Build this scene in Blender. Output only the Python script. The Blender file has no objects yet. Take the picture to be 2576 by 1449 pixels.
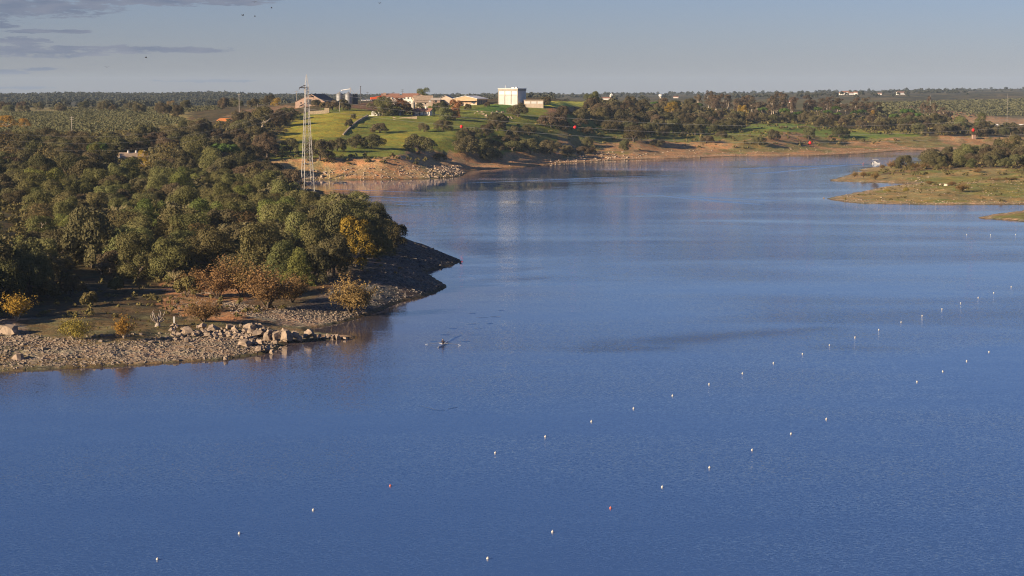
import bpy, bmesh, math, random
import numpy as np
from mathutils import Vector, Matrix, Euler
random.seed(11)
RNG = np.random.default_rng(11)
SC = bpy.context.scene
COL = SC.collection
rad = math.radians

# ------------------------------------------------------------------ camera
H = 43.5                                   # metres above the reservoir
F = 70 / 36 * 2576                         # focal length in units of the 2576 px wide photograph
CX, CY, Y0 = 1288.0, 724.5, 225.5
PITCH = math.atan((CY - Y0) / F)
cam = bpy.data.cameras.new('camera'); cam.lens = 70; cam.sensor_width = 36
cam.clip_start = 1; cam.clip_end = 60000
camo = bpy.data.objects.new('camera', cam); COL.objects.link(camo)
camo.location = (0, 0, H); camo.rotation_euler = (math.pi / 2 - PITCH, 0, 0)
SC.camera = camo

# ------------------------------------------------------------------ sky, sun, exposure
SUN_EL, SUN_AZ = 17.5, 238.0               # azimuth clockwise from the view direction
world = bpy.data.worlds.new('World'); SC.world = world; world.use_nodes = True
SKY_STRENGTH = 0.05

def build_world():
    nt = world.node_tree; N = nt.nodes; L = nt.links
    N.clear()
    out = N.new('ShaderNodeOutputWorld'); bg = N.new('ShaderNodeBackground')
    sky = N.new('ShaderNodeTexSky'); sky.sky_type = 'NISHITA'; sky.sun_disc = False
    sky.sun_elevation = rad(SUN_EL); sky.sun_rotation = rad(SUN_AZ)
    sky.altitude = 200; sky.air_density = 1.0; sky.dust_density = 0.2; sky.ozone_density = 4.0
    bg.inputs['Strength'].default_value = SKY_STRENGTH
    tc = N.new('ShaderNodeTexCoord')
    sep = N.new('ShaderNodeSeparateXYZ'); L.new(tc.outputs['Generated'], sep.inputs[0])
    def m(op, a, b=None, c=None, clamp=False):
        n = N.new('ShaderNodeMath'); n.operation = op; n.use_clamp = clamp
        for i, v in enumerate((a, b, c)):
            if v is None: continue
            if isinstance(v, (int, float)): n.inputs[i].default_value = v
            else: L.new(v, n.inputs[i])
        return n.outputs[0]
    az = m('ARCTAN2', sep.outputs['X'], sep.outputs['Y'])
    el = sep.outputs['Z']
    # ragged edges: shift the lookup by noise
    comb = N.new('ShaderNodeCombineXYZ')
    L.new(m('MULTIPLY', az, 95.0), comb.inputs[0]); L.new(m('MULTIPLY', el, 560.0), comb.inputs[1])
    nz = N.new('ShaderNodeTexNoise'); nz.inputs['Scale'].default_value = 1.0; nz.inputs['Detail'].default_value = 7
    nz.inputs['Roughness'].default_value = 0.62
    L.new(comb.outputs[0], nz.inputs['Vector'])
    ragged = m('MULTIPLY', m('SUBTRACT', nz.outputs['Fac'], 0.5), 5.0)
    # long stratus banks: (x, y, half width, half height) in the photograph -> directions in the sky
    banks = [(100, 28, 215, 24), (300, 8, 150, 14), (440, 12, 120, 10), (600, 9, 105, 11), (20, 71, 45, 7), (120, 84, 90, 6), (190, 83, 50, 6),
             (55, 108, 75, 12), (95, 133, 190, 17), (330, 128, 95, 11), (480, 128, 110, 8), (30, 183, 55, 6), (110, 176, 50, 5),
             (70, 221, 80, 4), (520, 204, 130, 4), (690, 4, 45, 4), (-170, 60, 200, 26), (-260, 130, 230, 22), (-420, 40, 230, 30)]
    cov = None
    for bx, by, bw, bh in banks:
        a0 = math.atan((bx - CX) / F); e0 = (Y0 - by) / F
        dx = m('MULTIPLY', m('SUBTRACT', az, a0), F / bw)
        dy = m('MULTIPLY', m('SUBTRACT', el, e0), F / bh)
        r2 = m('ADD', m('MULTIPLY', dx, dx), m('MULTIPLY', dy, dy))
        v = m('SUBTRACT', 1.0, r2)
        cov = v if cov is None else m('MAXIMUM', cov, v)
    f1 = m('MULTIPLY', m('ADD', m('MAXIMUM', cov, -3.0), ragged), 1.9, clamp=True)
    fac = m('MULTIPLY', f1, 0.85)
    nz2 = N.new('ShaderNodeTexNoise'); nz2.inputs['Scale'].default_value = 0.45; nz2.inputs['Detail'].default_value = 4
    L.new(comb.outputs[0], nz2.inputs['Vector'])
    cr = N.new('ShaderNodeMix'); cr.data_type = 'RGBA'
    L.new(m('MULTIPLY', m('SUBTRACT', nz2.outputs['Fac'], 0.35), 2.6, clamp=True), cr.inputs['Factor'])
    cr.inputs[6].default_value = (1.5, 1.85, 2.75, 1); cr.inputs[7].default_value = (2.55, 2.7, 3.4, 1)
    mix = N.new('ShaderNodeMix'); mix.data_type = 'RGBA'
    tint = N.new('ShaderNodeMix'); tint.data_type = 'RGBA'; tint.blend_type = 'MULTIPLY'; tint.inputs['Factor'].default_value = 1
    L.new(sky.outputs[0], tint.inputs[6]); tint.inputs[7].default_value = (.675, .668, .945, 1)      # the camera's cool white balance
    L.new(fac, mix.inputs['Factor']); L.new(tint.outputs[2], mix.inputs[6]); L.new(cr.outputs[2], mix.inputs[7])
    L.new(mix.outputs[2], bg.inputs['Color']); L.new(bg.outputs[0], out.inputs['Surface'])
build_world()
sun = bpy.data.lights.new('sun', 'SUN'); sun.energy = 5.0; sun.angle = rad(0.53); sun.color = (1.0, 0.79, 0.55)
suno = bpy.data.objects.new('sun', sun); COL.objects.link(suno)
to_sun = Vector((math.sin(rad(SUN_AZ)) * math.cos(rad(SUN_EL)), math.cos(rad(SUN_AZ)) * math.cos(rad(SUN_EL)), math.sin(rad(SUN_EL))))
suno.rotation_euler = to_sun.to_track_quat('Z', 'Y').to_euler()
SC.view_settings.view_transform = 'Standard'; SC.view_settings.look = 'None'
SC.view_settings.gamma = 1.0; SC.view_settings.exposure = 1.0; SC.view_settings.use_curve_mapping = False
SC.cycles.filter_width = 1.1; SC.cycles.use_denoising = True; SC.cycles.denoiser = 'OPENIMAGEDENOISE'; SC.cycles.denoising_prefilter = 'NONE'
SC.cycles.max_bounces = 6; SC.cycles.transparent_max_bounces = 4
SC.cycles.diffuse_bounces = 2; SC.cycles.glossy_bounces = 3; SC.cycles.transmission_bounces = 3; SC.cycles.volume_bounces = 0

# ------------------------------------------------------------------ photograph <-> place
SP, CP = math.sin(PITCH), math.cos(PITCH)
def uv_of(x, y):
    xc = (np.asarray(x, float) - CX) / F; yc = (CY - np.asarray(y, float)) / F
    den = CP + yc * SP
    return xc / den, (-SP + yc * CP) / den          # X per Y, rise per Y
def on_level(x, y, z=0.0):
    u, s = uv_of(x, y); D = (z - H) / s
    return float(u * D), float(D)
def at(x, y, D):
    u, s = uv_of(x, y)
    return float(u * D), float(D), float(H + s * D)
def project(X, Y, Z):
    dep = Y * CP - (Z - H) * SP
    return CX + F * X / dep, CY - F * (Y * SP + (Z - H) * CP) / dep

# numpy value noise
def _hash(ix, iy, s):
    n = (ix.astype(np.int64) * 374761393 + iy.astype(np.int64) * 668265263 + s * 1442695041) & 0x7fffffff
    n = ((n ^ (n >> 13)) * 1274126177) & 0x7fffffff
    return ((n ^ (n >> 16)) & 0xffff) / 65535.0
def vnoise(x, y, s=0):
    ix = np.floor(x); iy = np.floor(y); fx = x - ix; fy = y - iy
    fx = fx * fx * (3 - 2 * fx); fy = fy * fy * (3 - 2 * fy)
    a = _hash(ix, iy, s); b = _hash(ix + 1, iy, s); c = _hash(ix, iy + 1, s); d = _hash(ix + 1, iy + 1, s)
    return (a + (b - a) * fx) * (1 - fy) + (c + (d - c) * fx) * fy
def fbm(x, y, s=0, o=4):
    v = 0; a = 0.5
    for k in range(o):
        v = v + a * vnoise(x * 2 ** k, y * 2 ** k, s + k); a *= 0.5
    return v

# ------------------------------------------------------------------ shorelines
def W(pts): return [on_level(x, y) for x, y in pts]
L1 = [(-260, 292)] + W([(-250, 950), (-100, 941), (0, 935), (150, 928), (300, 921), (450, 912), (560, 905), (650, 893), (690, 880), (712, 868), (730, 862),
      (780, 858), (830, 855), (884, 852), (888, 847), (840, 842), (780, 836), (762, 830), (830, 818), (900, 800), (940, 786), (1000, 762), (1060, 747),
      (1100, 733), (1122, 722), (1110, 712), (1085, 698), (1066, 684), (1120, 672), (1158, 658), (1140, 648), (1100, 632)]) + \
     [(-30, 566), (-46, 620), (-60, 700), (-71, 780), (-79, 836), (-84, 862), (-98, 890), (-107, 912), (-116, 935), (-114, 952), (-108, 956)] + \
     W([(720, 454), (800, 452.5), (900, 452.5), (1000, 452), (1100, 449), (1150, 445), (1162, 441), (1175, 432), (1207, 426), (1282, 423), (1340, 418), (1377, 414),
        (1458, 408), (1582, 401.5), (1733, 398), (1851, 393), (1932, 393), (2057, 391.6), (2172, 386.6), (2257, 379.5), (2330, 378)]) + \
     [(370, 1470), (470, 1500), (600, 1560), (650, 1700), (600, 1900), (545, 2050), (536, 2110), (538, 2290), (560, 2375), (700, 2385), (900, 2380), (1500, 2420), (2600, 2500),
      (9000, 6000), (9000, 17000), (-9000, 17000), (-9000, 300)]
L2 = W([(2086, 456), (2182, 459), (2260, 460.5), (2316, 461), (2270, 465.5), (2220, 471.8), (2145, 486.8), (2100, 495.5), (2078, 499.5), (2094, 504), (2157, 511.6), (2232, 513.5), (2382, 515), (2576, 514.5), (2760, 513)]) + \
     [(330, 770), (420, 1000), (430, 1240), (370, 1260), (302, 1240), (255, 1190), (228, 1140)] + W([(2240, 417.5), (2200, 421.5), (2164, 427), (2172, 430), (2150, 436), (2118, 445)])
L3 = W([(2460, 547.5), (2507, 540), (2576, 531), (2700, 524), (2900, 523), (2900, 575), (2700, 566), (2576, 557), (2500, 551.5), (2470, 550)])
LANDS = [np.array(p) for p in (L1, L2, L3)]
def shore(X, Y):
    """signed distance to the waterline, positive on land"""
    X = np.asarray(X, float).ravel(); Y = np.asarray(Y, float).ravel()
    best = np.full(X.shape, 1e18); inside = np.zeros(X.shape, bool)
    for P in LANDS:
        Q = np.roll(P, -1, 0); ins = np.zeros(X.shape, bool)
        for (ax, ay), (bx, by) in zip(P, Q):
            dx, dy = bx - ax, by - ay; l2 = dx * dx + dy * dy + 1e-9
            t = np.clip(((X - ax) * dx + (Y - ay) * dy) / l2, 0, 1)
            ex = X - ax - t * dx; ey = Y - ay - t * dy
            best = np.minimum(best, ex * ex + ey * ey)
            c = ((ay > Y) != (by > Y))
            if c.any():
                xi = ax + (Y - ay) / (by - ay + 1e-12) * dx
                ins ^= c & (X < xi)
        inside |= ins
    d = np.sqrt(best)
    return np.where(inside, d, -d)

# ------------------------------------------------------------------ ground heights: points of the photograph with their distances
CTRL = [(-200, 830, 345), (0, 830, 345), (200, 815, 350), (440, 800, 358), (600, 800, 360), (-200, 720, 410), (0, 710, 415), (110, 715, 420), (300, 730, 408), (440, 735, 408), (560, 740, 405), (700, 765, 385),
        (840, 770, 385), (0, 600, 500), (0, 520, 600), (-250, 600, 500), (-250, 520, 600), (150, 640, 480), (300, 660, 468), (450, 665, 465), (600, 650, 470), (800, 650, 448), (930, 648, 438), (600, 560, 560), (850, 545, 590),
        (300, 505, 660), (650, 500, 680), (0, 440, 780), (300, 440, 790), (600, 440, 850), (0, 398, 900), (330, 402, 900), (560, 422, 910), (600, 402, 955),
        (-250, 400, 900), (0, 348, 1080), (200, 350, 1080), (450, 330, 1150), (500, 302, 1250), (555, 304, 1230), (620, 281, 1350), (600, 276, 1450), (100, 322, 1250), (100, 290, 1600),
        (300, 312, 1350), (300, 281, 1700), (0, 276, 2000), (450, 271, 2000), (-250, 290, 1600), (-250, 340, 1100), (-300, 276, 2000),
        (-200, 268, 2500), (200, 268, 2500), (600, 268, 2500), (1000, 266, 2500), (0, 268, 3200), (400, 266, 3300), (700, 262, 3300), (1000, 258, 3500),
        (-300, 246, 4600), (0, 245, 4600), (200, 243, 4700), (400, 244, 4800), (510, 239, 4800), (700, 246, 5500), (1000, 244, 6000), (1300, 241, 6500), (1500, 239, 7000), (1800, 235.5, 8000), (2100, 232, 9000), (2400, 228, 9500),
        (2576, 224, 9500), (2900, 222, 9500), (500, 247, 9000), (1200, 243, 10000), (-300, 247, 9000), (-300, 250, 15000), (800, 247, 15000), (1600, 242, 15000), (2200, 236, 15000), (2900, 230, 15000),
        (1530, 251, 3000), (1660, 247, 3500), (1300, 256, 2600), (2130, 239.5, 4000), (2300, 263, 2600), (2500, 247, 3600), (2700, 247, 3600), (2500, 284, 2560), (2700, 284, 2580), (1900, 250, 3200),
        (1900, 291, 1800), (2100, 290, 1740), (2100, 331, 1550), (2250, 336, 1540), (2250, 351, 1500), (1950, 319, 1530), (1900, 341, 1430), (1700, 361, 1365), (1500, 351, 1340), (1600, 301, 1490),
        (1400, 381, 1240), (1300, 351, 1200), (1250, 312, 1270), (1230, 272, 1360), (1285, 263, 1400), (1400, 263, 1420), (1430, 290, 1390), (1100, 296, 1270), (1050, 289, 1300), (1000, 292, 1280), (950, 341, 1150),
        (1050, 371, 1080), (900, 401, 990), (1000, 396, 1000), (1100, 401, 1000), (850, 331, 1150), (800, 301, 1230), (780, 286, 1300), (870, 266, 1370), (780, 265, 1380), (700, 286, 1320), (720, 331, 1150),
        (700, 371, 1050), (680, 411, 975), (1050, 263, 1450), (1180, 266, 1400), (1000, 258, 1900), (1250, 258, 1900), (780, 262, 1900), (1500, 264, 1640), (1700, 276, 1700), (1800, 262, 2200), (2350, 302, 1800), (2450, 345, 1520), (2400, 300, 2100), (2560, 312, 2400), (2560, 297, 2490),
        (2300, 441, 955), (2400, 426, 1000), (2400, 415, 1030), (2576, 420, 1010), (2480, 395, 1090), (2530, 378, 1150), (2700, 380, 1150), (2400, 481, 808), (2576, 490, 785), (2450, 470, 850), (2576, 468, 850), (2700, 440, 950)]
_c = np.array(CTRL, float)
_u, _s = uv_of(_c[:, 0], _c[:, 1]); _h = np.maximum(H + _s * _c[:, 2], 0.6)
_q = np.stack([_u * 6, np.log(_c[:, 2])], 1)
def _phi(a, b):
    return np.sqrt(((a[:, None, :] - b[None]) ** 2).sum(-1) + 0.0016)
_A = np.block([[_phi(_q, _q) - 0.004 * np.eye(len(_q)), np.ones((len(_q), 1))], [np.ones((1, len(_q))), np.zeros((1, 1))]])
_w = np.linalg.solve(_A, np.append(_h, 0))
def base_height(X, Y):
    q = np.stack([X / Y * 6, np.log(Y)], 1); out = np.empty(len(q))
    for i in range(0, len(q), 20000):
        out[i:i + 20000] = _phi(q[i:i + 20000], _q) @ _w[:-1] + _w[-1]
    return out
# how steeply the bank climbs from the water, by place (x, y of the waterline, slope)
SLOPES = [(0, 935, .06), (400, 915, .07), (690, 880, .10), (880, 850, .16), (790, 836, .13), (900, 800, .16), (1000, 762, .34), (1122, 722, .46), (1066, 684, .4), (1158, 658, .46), (1080, 620, .4), (800, 485, .12),
          (800, 452, .27), (1000, 452, .25), (1160, 443, .3), (1282, 423, .14), (1450, 408, .075), (1733, 398, .065), (2057, 391, .06), (2330, 378, .08), (2086, 456, .09), (2200, 461, .06), (2078, 499, .06), (2300, 514, .06), (2164, 427, .05), (2500, 550, .05), (2576, 425, .06), (2550, 318, .1)]
_sl = np.array([on_level(x, y) + (s,) for x, y, s in SLOPES])
def bank_slope(X, Y):
    q = np.stack([X / Y * 6, np.log(Y)], 1); p = np.stack([_sl[:, 0] / _sl[:, 1] * 6, np.log(_sl[:, 1])], 1)
    w = 1 / (((q[:, None] - p[None]) ** 2).sum(-1) + 1e-4) ** 1.5
    return (w @ _sl[:, 2]) / w.sum(1)

US = np.linspace(-0.40, 0.40, 450)
VS = np.concatenate([np.exp(np.linspace(math.log(250), math.log(1700), 440)), np.exp(np.linspace(math.log(1700), math.log(16500), 130))[1:]])
GU, GV = np.meshgrid(US, VS); GX = (GU * GV).ravel(); GY = GV.ravel()
dS = shore(GX, GY)
wob = (fbm(GX * .22, GY * .12, 3, 3) - .45) * np.clip(GY / 260, 1, 6) * 1.6
dW = dS + wob * np.clip(np.abs(dS) / 3 + .35, 0, 1)
kk = 0.5
bsl = bank_slope(GX, GY); wid = np.where(bsl > .2, 18.0, np.where((GX > 200) & (GY > 985) & (GY < 1262), 24.0, np.where((GX < 40) & (GY > 900), 22.0, 50.0)))
bank = np.maximum(dW, 0) * bsl + np.maximum(dW - wid, 0) * .22
bh = np.maximum(base_height(GX, GY), 0.5)
hland = -kk * np.log(np.exp(-np.clip(bank, 0, 60) / kk) + np.exp(-np.clip(bh, 0, 60) / kk)) + kk * math.log(2) * np.exp(-bank / kk)
rough = (fbm(GX * .09, GY * .09, 9, 4) - .47) * 1.6 * np.clip(dW / 12, 0, 1) + (fbm(GX * .5, GY * .5, 19, 2) - .37) * .5 * np.clip(dW / 3, 0, 1)
farhill = (fbm(GX * .004, GY * .0016, 29, 4) - .47) * 12 * np.clip((GY - 3000) / 2500, 0, 1)
GZ = np.where(dW > 0, np.maximum(hland + rough * np.where(GY > 2500, 0.3, 1.0) + farhill, 0.03 + .02 * np.clip(dW, 0, 3)), np.maximum(dW * .12, -3.0))
GZ2 = GZ.reshape(len(VS), len(US)); DS2 = dW.reshape(GZ2.shape)
def _bil(G, X, Y):
    X = np.asarray(X, float); Y = np.asarray(Y, float)
    fu = np.clip((X / Y - US[0]) / (US[1] - US[0]), 0, len(US) - 1.001); iu = fu.astype(int); fu = fu - iu
    iv = np.clip(np.searchsorted(VS, Y) - 1, 0, len(VS) - 2); fv = np.clip((Y - VS[iv]) / (VS[iv + 1] - VS[iv]), 0, 1)
    return (G[iv, iu] * (1 - fu) + G[iv, iu + 1] * fu) * (1 - fv) + (G[iv + 1, iu] * (1 - fu) + G[iv + 1, iu + 1] * fu) * fv
def gz(X, Y): return _bil(GZ2, X, Y)
def gd(X, Y): return _bil(DS2, X, Y)
_D = np.exp(np.linspace(math.log(255), math.log(16000), 9000))
def hit(x, y, z=0.0):
    """where the line of sight through a photograph point meets the ground"""
    u, s = uv_of(x, y)
    g = np.maximum(gz(u * _D, _D), 0)
    k = np.nonzero(H + s * _D <= g + z)[0]
    i = k[0] if len(k) else len(_D) - 1
    return float(u * _D[i]), float(_D[i]), float(g[i])
def in_poly(x, y, P):
    P = np.asarray(P, float); Q = np.roll(P, -1, 0); ins = np.zeros(np.shape(x), bool)
    for (ax, ay), (bx, by) in zip(P, Q):
        c = (ay > y) != (by > y); ins ^= c & (x < ax + (y - ay) / (by - ay + 1e-12) * (bx - ax))
    return ins

# ------------------------------------------------------------------ materials
def new_mat(name):
    m = bpy.data.materials.new(name); m.use_nodes = True; nt = m.node_tree
    b = nt.nodes['Principled BSDF']; return m, nt, b
def plain(name, col, rough=.7, var=.18, scale=3.0, bump=0.0, metal=0.0, spec=.3):
    m, nt, b = new_mat(name); N, L = nt.nodes, nt.links
    b.inputs['Roughness'].default_value = rough; b.inputs['Metallic'].default_value = metal
    b.inputs['Specular IOR Level'].default_value = spec
    tc = N.new('ShaderNodeTexCoord'); nz = N.new('ShaderNodeTexNoise'); nz.inputs['Scale'].default_value = scale; nz.inputs['Detail'].default_value = 5
    L.new(tc.outputs['Object'], nz.inputs['Vector'])
    mp = N.new('ShaderNodeMapRange'); L.new(nz.outputs['Fac'], mp.inputs[0])
    mp.inputs[1].default_value = .3; mp.inputs[2].default_value = .7; mp.inputs[3].default_value = 1 - var; mp.inputs[4].default_value = 1 + var
    mx = N.new('ShaderNodeMix'); mx.data_type = 'RGBA'; mx.blend_type = 'MULTIPLY'; mx.inputs['Factor'].default_value = 1
    mx.inputs[6].default_value = (*col, 1)
    L.new(mp.outputs[0], mx.inputs[7]); L.new(mx.outputs[2], b.inputs['Base Color'])
    if bump:
        bp = N.new('ShaderNodeBump'); bp.inputs['Strength'].default_value = bump; bp.inputs['Distance'].default_value = .1
        L.new(nz.outputs['Fac'], bp.inputs['Height']); L.new(bp.outputs[0], b.inputs['Normal'])
    return m
def leaf_mat(name, c1, c2, trans=.16, hue=.03):
    """c1..c2 from clump to clump, whole plants a little apart from each other"""
    m = bpy.data.materials.new(name); m.use_nodes = True; nt = m.node_tree; N, L = nt.nodes, nt.links; N.clear()
    out = N.new('ShaderNodeOutputMaterial'); at_ = N.new('ShaderNodeAttribute'); at_.attribute_name = 'tint'
    mx = N.new('ShaderNodeMix'); mx.data_type = 'RGBA'; L.new(at_.outputs['Fac'], mx.inputs['Factor'])
    mx.inputs[6].default_value = (*c1, 1); mx.inputs[7].default_value = (*c2, 1)
    oi = N.new('ShaderNodeObjectInfo'); hs = N.new('ShaderNodeHueSaturation')
    def mr(src, a, b):
        n = N.new('ShaderNodeMapRange'); L.new(src, n.inputs[0]); n.inputs[3].default_value = a; n.inputs[4].default_value = b; return n.outputs[0]
    fr = N.new('ShaderNodeMath'); fr.operation = 'FRACT'
    ml = N.new('ShaderNodeMath'); ml.operation = 'MULTIPLY'; L.new(oi.outputs['Random'], ml.inputs[0]); ml.inputs[1].default_value = 7.31; L.new(ml.outputs[0], fr.inputs[0])
    L.new(mr(oi.outputs['Random'], .5 - hue, .5 + hue), hs.inputs['Hue']); L.new(mr(fr.outputs[0], .75, 1.25), hs.inputs['Value'])
    hs.inputs['Saturation'].default_value = 1.0; L.new(mx.outputs[2], hs.inputs['Color'])
    df = N.new('ShaderNodeBsdfDiffuse'); tr = N.new('ShaderNodeBsdfTranslucent'); ms = N.new('ShaderNodeMixShader'); ms.inputs[0].default_value = trans
    L.new(hs.outputs[0], df.inputs[0]); L.new(hs.outputs[0], tr.inputs[0]); L.new(df.outputs[0], ms.inputs[1]); L.new(tr.outputs[0], ms.inputs[2])
    L.new(ms.outputs[0], out.inputs[0]); return m

def ground_mat():
    m, nt, b = new_mat('ground'); N, L = nt.nodes, nt.links
    b.inputs['Roughness'].default_value = .95; b.inputs['Specular IOR Level'].default_value = .15
    at_ = N.new('ShaderNodeAttribute'); at_.attribute_name = 'col'
    gr = N.new('ShaderNodeAttribute'); gr.attribute_name = 'gravel'
    tc = N.new('ShaderNodeTexCoord')
    def noise(s, d=4, r=.6):
        n = N.new('ShaderNodeTexNoise'); n.inputs['Scale'].default_value = s; n.inputs['Detail'].default_value = d; n.inputs['Roughness'].default_value = r
        L.new(tc.outputs['Object'], n.inputs['Vector']); return n
    def mr(src, a0, a1, b0, b1):
        n = N.new('ShaderNodeMapRange'); L.new(src, n.inputs[0])
        for i, v in enumerate((a0, a1, b0, b1)): n.inputs[i + 1].default_value = v
        return n.outputs[0]
    def mul(a, b_):
        n = N.new('ShaderNodeMix'); n.data_type = 'RGBA'; n.blend_type = 'MULTIPLY'; n.inputs['Factor'].default_value = 1
        L.new(a, n.inputs[6]); L.new(b_, n.inputs[7]); return n.outputs[2]
    c = mul(at_.outputs['Color'], mr(noise(.06, 6).outputs['Fac'], .3, .7, .70, 1.30))
    c = mul(c, mr(noise(.55, 5).outputs['Fac'], .3, .7, .66, 1.34))
    dry = N.new('ShaderNodeMix'); dry.data_type = 'RGBA'; L.new(mr(noise(.16, 6, .7).outputs['Fac'], .42, .58, 0, 1), dry.inputs['Factor']); dry.inputs[6].default_value = (.86, .98, .92, 1); dry.inputs[7].default_value = (1.22, 1.0, .82, 1); c = mul(c, dry.outputs[2])
    v = N.new('ShaderNodeTexVoronoi'); v.inputs['Scale'].default_value = 1.9; L.new(tc.outputs['Object'], v.inputs['Vector'])
    sepc = N.new('ShaderNodeSeparateColor'); L.new(v.outputs['Color'], sepc.inputs[0])
    vm = mul(c, mr(sepc.outputs[0], 0, 1, .45, 1.6))
    mx = N.new('ShaderNodeMix'); mx.data_type = 'RGBA'; L.new(gr.outputs['Fac'], mx.inputs['Factor']); L.new(c, mx.inputs[6]); L.new(vm, mx.inputs[7])
    L.new(mx.outputs[2], b.inputs['Base Color'])
    bp = N.new('ShaderNodeBump'); bp.inputs['Strength'].default_value = .8; bp.inputs['Distance'].default_value = .5
    L.new(noise(1.1, 6, .7).outputs['Fac'], bp.inputs['Height']); L.new(bp.outputs[0], b.inputs['Normal'])
    return m

def water_mat():
    m, nt, b = new_mat('water'); N, L = nt.nodes, nt.links
    sh = N.new('ShaderNodeAttribute'); sh.attribute_name = 'shallow'
    bc = N.new('ShaderNodeMix'); bc.data_type = 'RGBA'; bc.inputs[6].default_value = (0.042, 0.098, 0.240, 1); bc.inputs[7].default_value = (0.085, 0.056, 0.038, 1)   # deep water, silty shallows
    L.new(sh.outputs['Fac'], bc.inputs['Factor']); L.new(bc.outputs[2], b.inputs['Base Color']); b.inputs['Roughness'].default_value = .03
    b.inputs['IOR'].default_value = 1.333
    tc = N.new('ShaderNodeTexCoord')
    ca = N.new('ShaderNodeAttribute'); ca.attribute_name = 'calm'
    def noise(sx, sy, d, s, rot=0.0, dist=0.0):
        mp = N.new('ShaderNodeMapping'); mp.inputs['Scale'].default_value = (sx, sy, 1); mp.inputs['Rotation'].default_value = (0, 0, rot)
        L.new(tc.outputs['Object'], mp.inputs['Vector'])
        n = N.new('ShaderNodeTexNoise'); n.inputs['Scale'].default_value = s; n.inputs['Detail'].default_value = d; n.inputs['Roughness'].default_value = .55; n.inputs['Distortion'].default_value = dist
        L.new(mp.outputs[0], n.inputs['Vector']); return n
    def vm(op, a, b_=None, sc=None):
        n = N.new('ShaderNodeVectorMath'); n.operation = op; L.new(a, n.inputs[0])
        if b_ is not None:
            if isinstance(b_, tuple): n.inputs[1].default_value = b_
            else: L.new(b_, n.inputs[1])
        if sc is not None:
            if isinstance(sc, float): n.inputs['Scale'].default_value = sc
            else: L.new(sc, n.inputs['Scale'])
        return n.outputs[0]
    def mth(op, a, b_=None, c=None, clamp=False):
        n = N.new('ShaderNodeMath'); n.operation = op; n.use_clamp = clamp
        for i, v in enumerate((a, b_, c)):
            if v is None: continue
            if isinstance(v, (int, float)): n.inputs[i].default_value = v
            else: L.new(v, n.inputs[i])
        return n.outputs[0]
    ripple = vm('SUBTRACT', noise(1.0, 1.7, 3, 2.6, rad(24)).outputs['Color'], (.5, .5, .5))
    chop = vm('SUBTRACT', noise(1.0, 1.5, 2, 7.0, rad(-14)).outputs['Color'], (.5, .5, .5))
    swell = vm('SUBTRACT', noise(.6, 1.3, 2, .13, rad(18)).outputs['Color'], (.5, .5, .5))
    # wind: long smooth and ruffled lanes over the lake
    lane = mth('MULTIPLY', mth('SUBTRACT', noise(.35, 1.0, 3, .018, rad(8), .6).outputs['Fac'], .36), 3.4, clamp=True)
    wind = mth('MULTIPLY_ADD', lane, 1.05, .26)
    amp = mth('MULTIPLY', wind, mth('SUBTRACT', 1.0, mth('MULTIPLY', ca.outputs['Fac'], .955)))
    s = vm('ADD', vm('SCALE', ripple, sc=.36), vm('SCALE', chop, sc=.30))
    s = vm('ADD', vm('SCALE', s, sc=amp), vm('SCALE', swell, sc=.02))
    s = vm('MULTIPLY', s, (1, 1, 0))
    geo = N.new('ShaderNodeNewGeometry')
    nrm = vm('NORMALIZE', vm('ADD', s, geo.outputs['Normal']))
    L.new(nrm, b.inputs['Normal'])
    return m

M = {}
M['ground'] = ground_mat(); M['water'] = water_mat()
M['oak'] = leaf_mat('oak_leaves', (.066, .062, .031), (.170, .152, .074))
M['oakgrey'] = leaf_mat('oak_leaves_grey', (.074, .062, .036), (.178, .140, .080))
M['green'] = leaf_mat('willow_leaves', (.085, .088, .036), (.235, .215, .088))
M['bright'] = leaf_mat('bright_leaves', (.095, .115, .034), (.235, .228, .070))
M['pine'] = leaf_mat('pine_needles', (.045, .085, .024), (.125, .185, .045), hue=.015)
M['yellow'] = leaf_mat('yellow_leaves', (.20, .125, .03), (.48, .31, .06), hue=.015)
M['rust'] = leaf_mat('rust_twigs', (.115, .076, .035), (.27, .170, .072), hue=.012)
M['rustgreen'] = leaf_mat('sallow_leaves', (.15, .12, .035), (.33, .25, .065), hue=.02)
M['euc'] = leaf_mat('eucalyptus_leaves', (.092, .070, .046), (.195, .142, .094), hue=.015)
M['redbrown'] = leaf_mat('redbrown_leaves', (.15, .06, .03), (.32, .14, .07), hue=.01)
M['cypress'] = leaf_mat('cypress_leaves', (.03, .045, .02), (.075, .10, .04), hue=.01)
M['scrub'] = leaf_mat('scrub_leaves', (.085, .072, .032), (.21, .165, .07), hue=.03)
M['olive'] = leaf_mat('olive_leaves', (.105, .105, .055), (.215, .205, .105), hue=.01)
M['far'] = leaf_mat('far_leaves', (.042, .045, .032), (.095, .093, .062), hue=.01)
M['bark'] = plain('bark', (.10, .078, .06), .9, .3, 6); M['palebark'] = plain('pale_bark', (.42, .35, .27), .9, .25, 5)
M['deadwood'] = plain('bleached_wood', (.30, .25, .205), .8, .25, 9)
M['lichen'] = plain('lichen_branches', (.40, .33, .17), .9, .3, 7)
M['rock'] = plain('granite', (.26, .20, .148), .9, .40, 1.6, .8); M['stone'] = plain('shingle_stone', (.195, .155, .118), .9, .35, 5, .3)
M['shadestone'] = plain('shade_shingle', (.14, .122, .108), .9, .35, 5, .3)  # grey shingle, with the shadow over the points worked into its dark tone
M['white'] = plain('white_render', (.66, .645, .61), .8, .06, .5); M['cream'] = plain('cream_render', (.50, .41, .32), .85, .12, .6)
M['fascia'] = plain('beige_fascia', (.34, .31, .265), .8, .1, .6); M['brickred'] = plain('red_strip', (.38, .13, .09), .8, .1, 2)
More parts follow.
